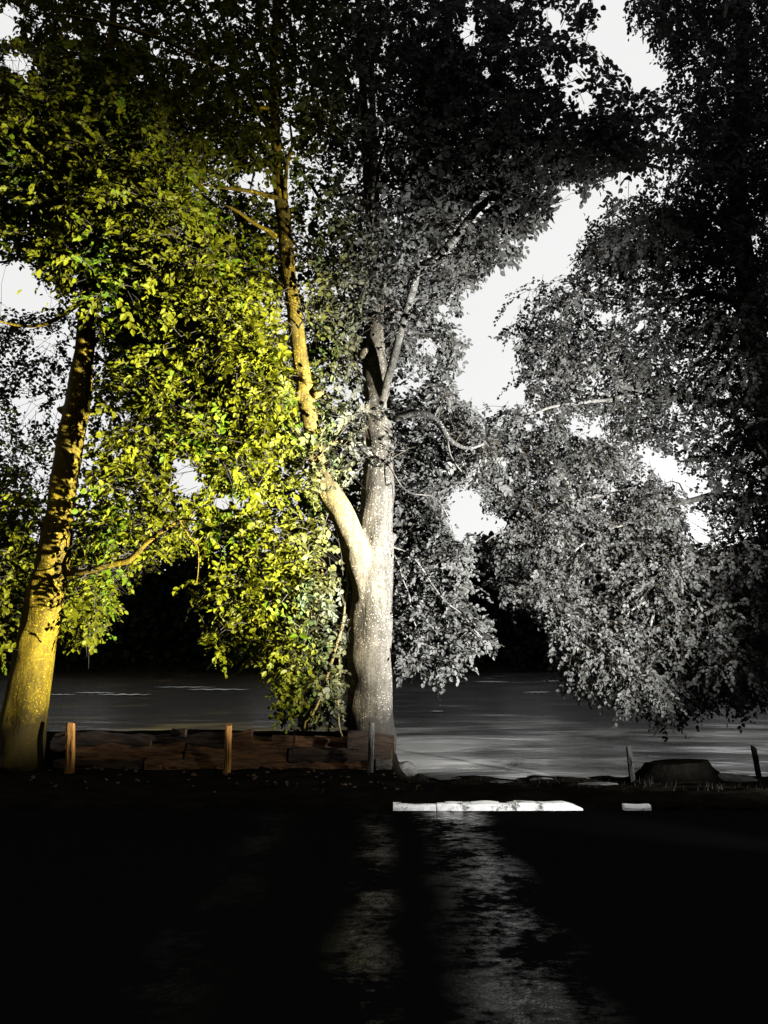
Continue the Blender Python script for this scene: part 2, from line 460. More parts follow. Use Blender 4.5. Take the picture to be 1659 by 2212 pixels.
# ------------------------------------------------------------------ leaf generator
GW, GH = 415, 553           # mask grid: 4 pixels a cell
def raster(poly):
    """boolean mask of a polygon on the grid"""
    P = np.array(poly, float) / 4.0
    X, Yy = np.meshgrid(np.arange(-40, GW + 40) + 0.5, np.arange(-60, GH) + 0.5)
    inside = np.zeros(X.shape, bool)
    n = len(P)
    for i in range(n):
        x1, y1 = P[i]; x2, y2 = P[(i + 1) % n]
        if y1 == y2: continue
        c = ((y1 > Yy) != (y2 > Yy)) & (X < (x2 - x1) * (Yy - y1) / (y2 - y1) + x1)
        inside ^= c
    return inside
def look(mask, x, y):
    i = np.clip((np.asarray(x) / 4).astype(int) + 40, 0, mask.shape[1] - 1)
    j = np.clip((np.asarray(y) / 4).astype(int) + 60, 0, mask.shape[0] - 1)
    return mask[j, i]
def warp(x, y, a=13):
    return (x + a * np.sin(y * 0.045 + 1.3) + a * 0.7 * np.sin(y * 0.11 + x * 0.05) + rng.normal(0, 5, x.shape),
            y + a * np.sin(x * 0.05 + 0.4) + a * 0.7 * np.sin(x * 0.12 - y * 0.04) + rng.normal(0, 5, y.shape))

GAPS = [
    [(1300, -60), (1365, -60), (1345, 55), (1380, 85), (1400, 120), (1440, 150), (1440, 185), (1405, 190), (1345, 150), (1290, 115), (1280, 70)],
    [(985, 50), (1005, 38), (1032, 60), (1026, 98), (1000, 100)],
    [(1172, 20), (1198, 28), (1197, 65), (1180, 60)],
    [(1230, 138), (1285, 135), (1278, 165), (1235, 165)], [(1172, 150), (1196, 145), (1194, 180), (1176, 185)],
    [(1235, 205), (1282, 205), (1285, 245), (1245, 255)], [(1292, 385), (1385, 380), (1390, 402), (1305, 412)],
    [(1205, 395), (1240, 400), (1272, 470), (1240, 480), (1205, 470)], [(1195, 470), (1255, 470), (1250, 515), (1225, 600), (1200, 590), (1170, 535)],
    [(1170, 510), (1225, 540), (1228, 590), (1130, 610), (1110, 585), (1130, 560)], [(1045, 590), (1130, 575), (1120, 620), (1060, 640)],
    [(1000, 640), (1055, 620), (1080, 640), (1060, 750), (1030, 740), (1000, 690)], [(1020, 730), (1060, 715), (1110, 800), (1070, 850), (1000, 868), (990, 800)],
    [(965, 1060), (1000, 1052), (1022, 1085), (1020, 1160), (975, 1165)], [(1030, 1120), (1100, 1112), (1098, 1150), (1050, 1160)],
    [(1385, 985), (1430, 975), (1500, 1040), (1495, 1058), (1430, 1040)], [(1490, 1110), (1530, 1105), (1525, 1170), (1500, 1175)], [(1428, 1143), (1446, 1143), (1444, 1165), (1430, 1163)],
    [(372, 990), (395, 985), (440, 1035), (435, 1070), (400, 1078), (370, 1045)], [(445, 1072), (490, 1068), (528, 1085), (520, 1102), (470, 1092)],
    [(-60, 20), (40, 20), (38, 85), (-60, 88)], [(10, 118), (60, 115), (85, 148), (40, 165), (12, 150)], [(-60, 515), (8, 515), (10, 545), (-60, 545)],
    [(-60, 570), (60, 562), (70, 600), (135, 640), (120, 665), (-60, 672)], [(70, 725), (90, 712), (125, 740), (120, 770), (80, 765)],
    [(20, 865), (60, 860), (95, 890), (92, 905), (40, 890)], [(112, 865), (140, 858), (140, 890), (118, 900)], [(245, 858), (262, 855), (262, 880), (248, 880)],
    [(425, 36), (440, 36), (441, 56), (428, 55)], [(585, 40), (600, 42), (596, 65), (586, 62)], [(500, 388), (568, 372), (572, 395), (520, 405)], [(745, 390), (765, 390), (763, 410), (748, 408)],
    [(550, 470), (575, 472), (570, 490), (552, 488)], [(365, 505), (400, 500), (402, 518), (370, 520)],
    [(1610, 512), (1635, 505), (1640, 540), (1615, 545)], [(1648, 470), (1700, 470), (1700, 495), (1650, 490)],
    [(1290, 675), (1318, 672), (1322, 700), (1298, 705)], [(1255, 920), (1300, 905), (1300, 935), (1262, 940)], [(1230, 890), (1240, 890), (1262, 960), (1240, 950)],
    [(948, 665), (975, 660), (972, 690), (950, 690)], [(905, 740), (945, 725), (950, 760), (915, 770)], [(75, 1010), (100, 1008), (105, 1035), (80, 1035)],
    [(185, 700), (210, 702), (205, 735), (188, 730)],
]
GAP = np.zeros_like(raster(GAPS[0]))
for g in GAPS: GAP |= raster(g)
# dark openings under the crowns, where the shadowed far bank and the river show
CAVE = raster([(250, 1290), (280, 1265), (340, 1215), (420, 1195), (470, 1215), (405, 1262), (390, 1330), (440, 1365), (420, 1415), (520, 1460), (590, 1440), (560, 1480), (600, 1530), (640, 1600), (100, 1600), (150, 1500), (190, 1410), (240, 1350)])
CAVE |= raster([(1020, 1270), (1100, 1300), (1150, 1310), (1195, 1390), (1205, 1480), (1240, 1540), (1340, 1520), (1380, 1580), (1460, 1610), (1700, 1560), (1700, 1700), (860, 1700), (860, 1460), (930, 1480), (1040, 1425), (1085, 1395), (1000, 1300)])

def polyline_clear(lines):
    """mask of the stretches of stem that show bare: list of (points, width)"""
    mk = np.zeros_like(GAP)
    for pts, w in lines:
        for (x1, y1), (x2, y2) in zip(pts[:-1], pts[1:]):
            d = np.array([x2 - x1, y2 - y1], float); L = np.hypot(*d) + 1e-6
            n = np.array([-d[1], d[0]]) / L * w / 2
            mk |= raster([(x1 + n[0], y1 + n[1]), (x2 + n[0], y2 + n[1]), (x2 - n[0], y2 - n[1]), (x1 - n[0], y1 - n[1])])
    return mk

def unit(v):
    return v / (np.linalg.norm(v, axis=-1, keepdims=True) + 1e-9)

def sprays(centres, per, spread, length, nleaf, leaf, mask, clear=None, clearY=0.0, droop=0.25, drop_frac=0.0):
    """leafy twigs around the cluster centres -> dict of per-leaf arrays + twig lines"""
    n = len(centres) * per
    c = np.repeat(centres, per, axis=0)
    off = rng.normal(0, 1, (n, 3)) * np.array([spread, spread, spread * 0.5])
    base = c + off * 0.75
    d = unit(off + rng.normal(0, 0.45, (n, 3)) * spread + np.array([0, 0, -droop]) * spread * 2)
    L = length * rng.uniform(0.6, 1.25, n)
    tipc = base + d * (L * 0.5)[:, None]
    x, y, dep = project(tipc)
    cj = np.repeat(rng.normal(0, 15, (len(centres), 2)), per, axis=0)
    xw, yw = warp(x + cj[:, 0], y + cj[:, 1])
    ok = look(mask, xw, yw) & ~look(GAP, *warp(x, y, 7)) & ~look(CAVE, *warp(x, y, 7))
    if clear is not None:
        ok &= ~(look(clear, x, y) & (tipc[:, 1] < clearY))
    if drop_frac: ok &= rng.random(n) > drop_frac
    base, d, L = base[ok], d[ok], L[ok]
    m = len(base)
    # the plane of the spray: roughly level, tilted at random
    up = unit(np.array([0.05, -0.55, 0.6]) + rng.normal(0, 0.42, (m, 3)))
    nrm = unit(up - (up * d).sum(1, keepdims=True) * d)
    side = np.cross(d, nrm)
    t = (np.arange(nleaf) + 0.6) / nleaf
    P, A, N, S, T = [], [], [], [], []
    spraytone = rng.random(m)
    for k in range(nleaf):
        sgn = 1 if k % 2 else -1
        bend = np.array([0, 0, -1.0]) * (t[k] ** 2 * 0.22 * L)[:, None]
        p = base + d * (L * t[k])[:, None] + bend + rng.normal(0, 0.008, (m, 3))
        f = 0.45 + 0.75 * t[k] if k < nleaf - 1 else 3.0
        ax = unit(d * f + side * sgn * 0.8 + rng.normal(0, 0.28, (m, 3)) + np.array([0, 0, -0.22]))
        nn = unit(nrm + rng.normal(0, 0.36, (m, 3)))
        nn = unit(nn - (nn * ax).sum(1, keepdims=True) * ax)
        s = leaf * rng.uniform(0.5, 1.22, m) * (1.0 - 0.25 * t[k])
        P.append(p); A.append(ax); N.append(nn); S.append(s)
        T.append(np.clip(spraytone * 0.6 + rng.random(m) * 0.4, 0, 1))
    P, A, N, S, T = (np.concatenate(q) for q in (P, A, N, S, T))
    x, y, dep = project(P + A * (S * 0.5)[:, None])
    k = ~(look(GAP, x + rng.normal(0, 8, x.shape), y + rng.normal(0, 8, x.shape)) & (rng.random(len(P)) < 0.97))
    if clear is not None: k &= ~(look(clear, x, y) & (P[:, 1] < clearY) & (rng.random(len(P)) < 0.93))
    if clear is not None:
        LP = np.array(LAMP)
        for plane in (10.9, 11.6, 12.2):
            dd = P - LP
            f = (plane - LP[1]) / np.where(np.abs(dd[:, 1]) < 0.05, 0.05, dd[:, 1])
            hit = LP + dd * f[:, None]
            hx, hy, _ = project(hit)
            k &= ~((f > 1.0) & (f < 40) & look(clear, hx, hy) & (rng.random(len(P)) < 0.8))
    P, A, N, S, T = (q[k] for q in (P, A, N, S, T))
    ends = base + d * L[:, None] + np.array([0, 0, -1.0]) * (0.22 * L)[:, None]
    ex, ey, _ = project(ends); sx, sy, _ = project(base + d * L[:, None] * 0.6)
    tk = ~(look(GAP, ex, ey) | look(GAP, sx, sy)); tk &= look(mask, sx, sy)
    base, d, L, ends = base[tk], d[tk], L[tk], ends[tk]
    return dict(P=P, A=A, N=N, S=S, T=T,
                tw=np.stack([base - d * 0.12, base + d * (L * 0.55)[:, None] + np.array([0, 0, -1.0]) * (0.06 * L)[:, None], ends], 1))

def tone_split_of(P):
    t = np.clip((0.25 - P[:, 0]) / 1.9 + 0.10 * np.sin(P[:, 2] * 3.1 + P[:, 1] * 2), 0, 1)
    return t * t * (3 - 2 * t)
def leaf_mesh(name, Lf, tint):
    n = len(Lf['P'])
    P, A, N, S = Lf['P'], Lf['A'], Lf['N'], Lf['S'][:, None]
    B = np.cross(N, A)
    wd = rng.uniform(0.31, 0.42, (n, 1)) * S
    lift = rng.uniform(0.02, 0.16, (n, 1)) * S
    v = np.empty((n, 6, 3))
    v[:, 0] = P
    v[:, 1] = P + A * S * 0.30 + B * wd + N * lift
    v[:, 2] = P + A * S * 0.72 + B * wd * 0.78 + N * lift
    v[:, 3] = P + A * S - N * lift * 0.7
    v[:, 4] = P + A * S * 0.72 - B * wd * 0.78 + N * lift
    v[:, 5] = P + A * S * 0.30 - B * wd + N * lift
    idx = (np.arange(n) * 6)[:, None]
    f = np.concatenate([idx + np.array([0, 1, 2, 3]), idx + np.array([0, 3, 4, 5])], 1).ravel()
    return np_mesh(name, v.reshape(-1, 3), f, np.full(2 * n, 4), {"tint": np.repeat(tint, 2), "tone_split": np.repeat(tone_split_of(P), 2)})

def twig_mesh(name, tw, r=0.004):
    """thin three-sided twigs, three points each"""
    n = len(tw)
    ang = np.array([0, 2.1, 4.2])
    v = np.empty((n, 3, 3, 3))
    d = unit(tw[:, 2] - tw[:, 0]); u = unit(np.cross(d, np.array([0.3, 0.2, 1.0]))); w = np.cross(d, u)
    for i in range(3):
        rr = r * (1.3 - 0.45 * i)
        for k in range(3):
            v[:, i, k] = tw[:, i] + rr * (math.cos(ang[k]) * u + math.sin(ang[k]) * w)
    idx = (np.arange(n) * 9)[:, None]
    q = []
    for i in range(2):
        for k in range(3):
            k2 = (k + 1) % 3
            q += [i * 3 + k, i * 3 + k2, i * 3 + 3 + k2, i * 3 + 3 + k]
    f = (idx + np.array(q)).ravel()
    return np_mesh(name, v.reshape(-1, 3), f, np.full(6 * n, 4))

def join_leaves(lst):
    return {k: np.concatenate([l[k] for l in lst]) for k in lst[0]}

def one_leaf_mesh(name, tint, tone_split):
    """one full leaf: pointed oval, folded along the midrib, short stalk; unit length"""
    out = [(0.0, 0.05), (0.16, 0.2), (0.34, 0.31), (0.55, 0.32), (0.76, 0.22), (0.9, 0.1)]
    V = [(x, 0, -0.03 * x) for x, _ in out] + [(1.0, 0, -0.09)]
    nm = len(V)
    V += [(x, w, 0.10 * w / 0.32 - 0.03 * x) for x, w in out]
    V += [(x, -w, 0.10 * w / 0.32 - 0.03 * x) for x, w in out]
    Fc = []
    for i in range(5):
        Fc.append((i, i + 1, nm + i + 1, nm + i)); Fc.append((i, nm + 6 + i, nm + 6 + i + 1, i + 1))
    Fc.append((5, 6, nm + 5)); Fc.append((5, nm + 11, 6))
    k = len(V)
    V += [(-0.16, 0.012, 0), (-0.16, -0.012, 0), (0.02, -0.014, 0), (0.02, 0.014, 0)]
    Fc.append((k, k + 1, k + 2, k + 3))
    me = bpy.data.meshes.new(name); me.from_pydata(V, [], Fc); me.update()
    for nm, vl in (("tint", tint), ("tone_split", tone_split)):
        a = me.attributes.new(nm, 'FLOAT', 'FACE'); a.data.foreach_set("value", [vl] * len(Fc))
    return me

def pick_front(Lf, n, lo=420):
    """the n leaves that show largest among those nearest the camera in their patch of the picture"""
    c = Lf['P'] + Lf['A'] * Lf['S'][:, None] * 0.5
    x, y, dep = project(c)
    view = unit(c - EYE)
    area = np.abs((Lf['N'] * view).sum(1)) * (Lf['S'] / dep) ** 2
    cell = (np.floor(x / 13) * 1000 + np.floor(y / 13)).astype(int)
    inside = (x > 5) & (x < 1650) & (y > lo) & (y < 1560)
    order = np.argsort(dep)
    _, first = np.unique(cell[order], return_index=True)
    fr = order[first]
    fr = fr[inside[fr]]
    return fr[np.argsort(-area[fr])[:n]]

def tint_by_place(Lf):
    """light and dark leaves mixed, greener ones gathered in patches"""
    P = Lf['P']
    patch = 0.5 + 0.5 * np.sin(P[:, 0] * 2.3 + 1.0) * np.sin(P[:, 2] * 2.1 + P[:, 1] * 1.7)
    return np.clip(Lf['T'] * 0.60 + 0.42 * patch ** 2, 0, 1)

def add_tree_leaves(root, Lf, tint, mat_, twigmat, singles=300, lo=420):
    if singles:
        pick = pick_front(Lf, singles, lo)
        metas = {(i, j): one_leaf_mesh("leaf", i / 4, j / 3) for i in range(5) for j in range(4)}
        for q in metas.values(): q.materials.append(mat_)
        fr = tone_split_of(Lf['P'])
        inv = Matrix.Translation(-root.location)
        for i in pick:
            a, nn = Lf['A'][i], Lf['N'][i]; bb = np.cross(nn, a); s = Lf['S'][i]; p = Lf['P'][i]
            o = bpy.data.objects.new("leaf", metas[(int(round(tint[i] * 4)), int(round(fr[i] * 3)))])
            o.parent = root
            o.matrix_basis = inv @ Matrix(((a[0] * s, bb[0] * s, nn[0] * s, p[0]), (a[1] * s, bb[1] * s, nn[1] * s, p[1]), (a[2] * s, bb[2] * s, nn[2] * s, p[2]), (0, 0, 0, 1)))
            COL.objects.link(o)
        keep = np.ones(len(Lf['P']), bool); keep[pick] = False
        tw = Lf['tw']
        Lf = {k: Lf[k][keep] for k in ('P', 'A', 'N', 'S', 'T')}; Lf['tw'] = tw
        tint = tint[keep]
    me = leaf_mesh("crown", Lf, tint); me.transform(Matrix.Translation(-root.location))
    tag(link("crown", me, mat_, root), kind='stuff')
    me = twig_mesh("twigs", Lf['tw']); me.transform(Matrix.Translation(-root.location))
    tag(link("twigs", me, M['shoot'], root), kind='stuff')

def scatter(poly, Y0, Y1, n, mask=None):
    P = np.array(poly, float)
    mk = raster(poly) if mask is None else mask
    out = []
    while len(out) < n:
        x = rng.uniform(P[:, 0].min(), P[:, 0].max(), n); y = rng.uniform(P[:, 1].min(), P[:, 1].max(), n)
        ok = look(mk, x, y) & ~look(GAP, x, y) & ~look(CAVE, x, y)
        for a, b_ in zip(x[ok], y[ok]):
            out.append(W(a, b_, rng.uniform(Y0, Y1)))
    return np.array(out[:n])

def corridor(P, clear):
    bad = np.zeros(len(P), bool); LP = np.array(LAMP)
    for plane in (10.9, 11.6, 12.2):
        dd = P - LP
        f = (plane - LP[1]) / np.where(np.abs(dd[:, 1]) < 0.05, 0.05, dd[:, 1])
        hx, hy, _ = project(LP + dd * f[:, None])
        bad |= (f > 1.0) & (f < 40) & look(clear, hx, hy)
    x, y, _ = project(P)
    return bad | (look(clear, x, y) & (P[:, 1] < 12.4)) | ((P[:, 1] < 12.6) & (x > 838) & (x < 1010) & (y > 900))
def grow(skel_pts, skel_rad, centres):
    """boughs from the skeleton to every cluster: each bough forks off the nearest wood already there"""
    nodes = list(map(np.array, skel_pts)); rad = list(skel_rad)
    N = np.array(nodes)
    d0 = np.array([np.min(((N - c) ** 2).sum(1)) for c in centres])
    out = []
    arr = np.array(nodes); ra = np.array(rad)
    for i in np.argsort(d0):
        c = centres[i]
        dd = ((arr - c) ** 2).sum(1) + 0.15 / (ra + 0.01) * 0.02
        # prefer wood that lies below or level with the cluster
        dd += np.clip(arr[:, 2] - c[2], 0, 3) * 0.5
        j = int(np.argmin(dd)); a = arr[j]
        L = np.linalg.norm(c - a)
        if L < 0.08: continue
        r0 = min(ra[j] * 0.62, 0.008 + 0.012 * L)
        k = max(3, int(L / 0.22))
        ts = np.linspace(0, 1, k + 1)
        bow = np.array([0, 0, 0.16 * L]) + rng.normal(0, 0.05, 3) * L
        wig = rng.normal(0, 0.018 * L, (k + 1, 3)); wig[0] = 0
        pts = a + (c - a) * ts[:, None] + np.sin(ts * math.pi)[:, None] * bow + wig
        rr = r0 * (1 - 0.75 * ts) + 0.002
        out.append((pts, rr))
        arr = np.vstack([arr, pts[1:]]); ra = np.concatenate([ra, rr[1:]])
    return out

def branch_part(root, pts_px, widths, depths, mat_, sides=10, wob=0.12, name="branch", knots=0):
    P = [W(x, y, d) for (x, y), d in zip(pts_px, depths)]
    R = [w / 2 / F * d for w, d in zip(widths, depths)]
    c, r = catmull(P, R, 0.12)
    jit = np.array([[noise.noise(Vector((p[0] * 2.3, p[2] * 2.3, q * 7.7))) for q in range(3)] for p in c]) * 0.05
    jit[0] = 0
    c = c + jit
    vf = tube(c, r, sides, True, wob, pts_px[0][0])
    me = mesh_from(name, [vf]); me.transform(Matrix.Translation(-root.location))
    link(name, me, mat_, root)
    return c, r

# ------------------------------------------------------------------ the forked tree in the middle
TY = 12.2
b0 = W(800, 1600, TY)
main = empty("beech_tree", b0)
tag(main, "tall forked beech with pale floodlit trunk standing behind the stacked logs", "tree")
def stem(px, ws, ds, step=0.14, sides=26, wob=0.10):
    P = [W(x, y, d) for (x, y), d in zip(px, ds)]
    R = [w / 2 / F * d for w, d in zip(ws, ds)]
    return catmull(P, R, step)
trunk_px = [(801, 1640), (801, 1585), (800, 1540), (800, 1400), (803, 1290), (810, 1200), (813, 1130), (819, 1000), (818, 900), (810, 800), (812, 700), (812, 600), (806, 520), (800, 470), (790, 300), (780, 120), (770, -100)]
trunk_w = [96, 97, 94, 92, 90, 80, 75, 64, 60, 54, 40, 30, 28, 26, 22, 18, 12]
trunk_d = [12.2] * 5 + [12.25, 12.3, 12.35, 12.4, 12.5, 12.6, 12.6, 12.5, 12.3, 12, 11.6, 11.2]
left_px = [(795, 1330), (790, 1262), (768, 1180), (742, 1118), (706, 1052), (682, 990), (669, 905), (655, 820), (642, 720), (628, 620), (618, 540), (612, 470), (606, 430), (600, 370), (596, 300), (590, 150), (600, -60)]
left_w = [60, 62, 60, 56, 48, 42, 39, 39, 36, 33, 33, 34, 34, 28, 25, 20, 14]
left_d = [12.15, 12.1, 12.0, 11.9, 11.85, 11.8, 11.7, 11.6, 11.5, 11.4, 11.3, 11.2, 11.1, 11.0, 10.9, 10.6, 10.2]
right_px = [(826, 905), (831, 850), (849, 780), (873, 690), (897, 610), (905, 575), (940, 562), (985, 512), (1030, 452), (1062, 422), (1085, 330), (1120, 240), (1140, 120)]
right_w = [24, 20, 20, 20, 19, 18, 21, 22, 21, 18, 14, 10, 7]
right_d = [12.35, 12.2, 12.0, 11.8, 11.5, 11.4, 11.2, 11.0, 10.8, 10.6, 10.3, 10.1, 9.9]
vf, MAIN_SK, MAIN_R = [], [], []
for px_, w_, d_ in ((trunk_px, trunk_w, trunk_d), (left_px, left_w, left_d), (right_px, right_w, right_d)):
    c, r = stem(px_, w_, d_)
    vf.append(tube(c, r, 26, True, 0.16, px_[0][0]))
    MAIN_SK.append(c); MAIN_R.append(r)
# root flare
for a in range(7):
    an = a * 0.9 + 0.3
    p0 = W(800, 1560, TY); p1 = p0 + np.array([math.cos(an) * 0.08 - 0.05, math.sin(an) * 0.42, -0.45]); p2 = p1 + np.array([math.cos(an) * 0.05, math.sin(an) * 0.2, -0.3])
    c, r = catmull([p0 + np.array([0, 0, 0.3]), p0 + (p1 - p0) * 0.5 + [0, 0, 0.06], p1, p2], [0.2, 0.17, 0.11, 0.05], 0.08)
    vf.append(tube(c, r, 12))
# knots and stubs on the stems
for (x, y, d, r0, dx, dz) in ((849, 1160, 12.2, 0.09, 0.10, 0.06), (692, 850, 11.5, 0.06, 0.14, 0.05), (600, 430, 11.05, 0.10, -0.06, 0.0), (812, 985, 12.15, 0.06, 0.02, 0.02), (790, 880, 12.2, 0.13, -0.03, 0.0), (785, 760, 12.4, 0.13, -0.08, 0.1), (640, 855, 11.6, 0.10, -0.05, 0.0), (614, 560, 11.3, 0.11, -0.03, 0.0)):
    p = W(x, y, d)
    c = np.array([p - np.array([dx, 0, dz]) * 0.8, p, p + np.array([dx, -0.02, dz]) * 0.5]); vf.append(tube(c, [r0 * 1.1, r0, r0 * 0.55], 12))
me = voxel_skin("trunk", vf, 0.028, 5)
me.transform(Matrix.Translation(-main.location))
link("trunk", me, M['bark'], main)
MB = [
    ([(850, 903), (880, 895), (912, 893), (948, 913), (966, 945), (1000, 962), (1045, 957)], [20, 17, 15, 13, 12, 9, 5], [12.2, 12, 11.8, 11.7, 11.6, 11.5, 11.4]),
    ([(966, 945), (975, 985), (1000, 1020)], [6, 4, 2], [11.6, 11.5, 11.4]),
    ([(800, 520), (803, 450), (815, 380), (832, 310), (836, 262)], [13, 11, 9, 8, 4], [12.1, 12.0, 11.9, 11.8, 11.7]),
    ([(618, 430), (622, 370), (630, 310), (628, 262)], [12, 9, 7, 4], [11.0, 10.9, 10.9, 10.8]),
    ([(600, 428), (560, 418), (520, 412), (468, 405), (420, 395)], [12, 10, 9, 6, 3], [11.0, 10.9, 10.8, 10.7, 10.6]),
    ([(598, 512), (560, 490), (520, 462), (480, 445)], [12, 9, 8, 4], [11.2, 11.1, 11, 10.9]),
    ([(612, 625), (580, 598), (540, 590), (470, 580)], [13, 10, 8, 4], [11.4, 11.6, 11.8, 12]),
    ([(645, 822), (600, 800), (560, 792), (500, 805)], [14, 10, 8, 4], [11.6, 11.8, 12.0, 12.2]),
    ([(757, 1205), (715, 1206), (680, 1207), (630, 1200)], [14, 12, 9, 5], [12.1, 12.3, 12.5, 12.7]),
    ([(700, 440), (672, 400), (645, 358)], [10, 8, 5], [11.8, 11.6, 11.4]),
    ([(935, 545), (960, 520), (920, 525), (975, 512)], [5, 5, 5, 4], [11.3, 11.2, 11.2, 11.0]),
    ([(600, 243), (570, 235), (540, 230), (505, 234)], [9, 10, 7, 4], [10.7, 10.6, 10.5, 10.4]),
    ([(880, 680), (862, 672), (840, 660), (822, 655)], [8, 6, 4, 2], [11.75, 11.7, 11.6, 11.6]),
    ([(800, 985), (780, 965), (730, 950), (690, 985)], [12, 9, 6, 3], [12.2, 11.9, 11.5, 11.2]),
    ([(835, 1000), (880, 1060), (945, 1080), (985, 1170)], [4, 3, 3, 1.5], [12.1, 11.8, 11.6, 11.4]),
    ([(620, 1255), (580, 1290), (540, 1345)], [6, 6, 3], [12.0, 11.8, 11.6]),
    ([(475, 845), (430, 905), (395, 950)], [7, 6, 3], [11.4, 11.2, 11.1]),
    ([(845, 1190), (880, 1270), (890, 1330), (925, 1400)], [4, 3, 2.5, 1.5], [12.3, 12.4, 12.5, 12.5]),
    ([(845, 1180), (900, 1215), (955, 1290), (1000, 1330), (1040, 1375)], [5, 4, 3, 2.5, 1.5], [12.2, 12.3, 12.4, 12.4, 12.4]),
    ([(596, 300), (520, 180), (415, 120), (340, 82), (270, 56), (190, 38), (120, 30)], [16, 13, 11, 10, 9, 7, 4], [10.9, 10.4, 10.0, 9.8, 9.6, 9.5, 9.4]),
    ([(1062, 422), (1150, 330), (1250, 260), (1400, 250)], [12, 9, 7, 4], [10.6, 10.4, 10.2, 10.1]),
]
for px_, w_, d_ in MB:
    c, r = branch_part(main, px_, w_, d_, M['bark'] if w_[0] > 9 else M['twig'])
    MAIN_SK.append(c); MAIN_R.append(r)
# drooping whips beside the trunk
for px_, w_, d_ in (([(754, 1215), (750, 1262), (741, 1330), (724, 1400), (712, 1440), (700, 1490), (678, 1540), (660, 1562), (655, 1592)], [8, 8, 8, 7, 7, 6, 5, 4, 3], [12.3, 12.2, 12.1, 12.0, 12, 11.95, 11.9, 11.9, 11.9]),
                    ([(697, 1215), (690, 1270), (684, 1320), (680, 1350)], [6, 6, 4, 2], [12.4, 12.2, 12.1, 12.0]),
                    ([(735, 1395), (730, 1450), (728, 1510), (732, 1560), (742, 1588)], [4, 5, 5, 4, 3], [12.1, 12, 12, 12, 12])):
    c, r = branch_part(main, px_, w_, d_, M['twig'], 8, 0.1)
    MAIN_SK.append(c); MAIN_R.append(r)

SKM = np.vstack(MAIN_SK); SRM = np.concatenate(MAIN_R)
POLY_M_TOP = [(-60, -200), (1330, -200), (1290, 60), (1240, 250), (1400, 200), (1480, 330), (1340, 400), (1220, 400), (1190, 480), (1100, 560), (1010, 650), (960, 640), (900, 560), (800, 500), (700, 420), (560, 400), (400, 380), (200, 420), (-60, 430)]
POLY_M_MID = [(330, 430), (560, 400), (800, 450), (1000, 500), (1060, 560), (1000, 640), (985, 720), (1020, 800), (985, 880), (1100, 960), (1060, 1050), (960, 1070), (1010, 1170), (1000, 1240), (1040, 1290), (1085, 1395), (1010, 1425), (935, 1460), (850, 1440), (760, 1250), (740, 1560), (640, 1560), (590, 1500), (560, 1430), (450, 1390), (400, 1310), (480, 1220), (430, 1150), (330, 1060), (280, 800), (250, 560)]
mask_mt, mask_mm = raster(POLY_M_TOP), raster(POLY_M_MID)
CLEAR_M = polyline_clear([
    ([(800, 1620), (800, 1400), (803, 1290), (812, 1180), (818, 1080), (822, 1010)], 100), ([(800, 1290), (768, 1180), (742, 1118), (712, 1060)], 66),
    ([(668, 930), (660, 870), (655, 820), (642, 720), (628, 610), (616, 520), (608, 430)], 42),
    ([(806, 860), (806, 760), (812, 700)], 60), ([(822, 960), (820, 910)], 56), ([(831, 850), (849, 780), (873, 690), (902, 590)], 24), ([(860, 900), (912, 893), (950, 915), (966, 945), (1045, 957)], 22),
    ([(900, 600), (905, 572), (940, 560), (985, 512), (1030, 452), (1062, 422)], 30), ([(803, 450), (815, 380), (836, 262)], 12), ([(620, 420), (630, 270)], 12), ([(600, 428), (480, 408)], 12), ([(590, 510), (520, 465)], 12), ([(754, 1225), (724, 1400), (690, 1500), (655, 1560)], 12), ([(757, 1205), (690, 1207)], 16)])
c1 = scatter(POLY_M_TOP, 9.3, 12.6, 460, mask_mt)
c2 = scatter(POLY_M_MID, 10.9, 13.9, 640, mask_mm)
c1 = c1[~corridor(c1, CLEAR_M)]; c2 = c2[~corridor(c2, CLEAR_M)]
c5 = scatter([(840, 880), (985, 880), (1090, 950), (1050, 1050), (960, 1070), (1010, 1170), (1000, 1240), (1045, 1300), (1075, 1385), (1000, 1410), (935, 1445), (850, 1430)], 12.6, 13.6, 130)
c3 = scatter([(880, 60), (1250, 60), (1450, 230), (1330, 400), (1180, 440), (1080, 580), (900, 540), (880, 300)], 9.5, 10.8, 130)
allc = np.vstack([c1, c2, c3, c5])
boughs = grow(SKM[::3], SRM[::3], allc)
me = mesh_from("boughs", [tube(p, r, 5, False) for p, r in boughs]); me.transform(Matrix.Translation(-main.location))
tag(link("boughs", me, M['shoot'], main), kind='stuff')
Lm = join_leaves([
    sprays(c5, 13, 0.34, 0.42, 10, 0.112, mask_mm, CLEAR_M, 12.4),
    sprays(c1, 13, 0.36, 0.44, 10, 0.122, mask_mt, CLEAR_M, 12.4),
    sprays(c2, 13, 0.34, 0.42, 10, 0.118, mask_mm, CLEAR_M, 12.4),
    sprays(c3, 10, 0.32, 0.42, 10, 0.128, raster([(880, 0), (1290, 0), (1480, 230), (1340, 420), (1200, 470), (1120, 600), (900, 560)]), CLEAR_M, 12.4)])
add_tree_leaves(main, Lm, tint_by_place(Lm), M['leaf'], M['twig'], 300, 150)

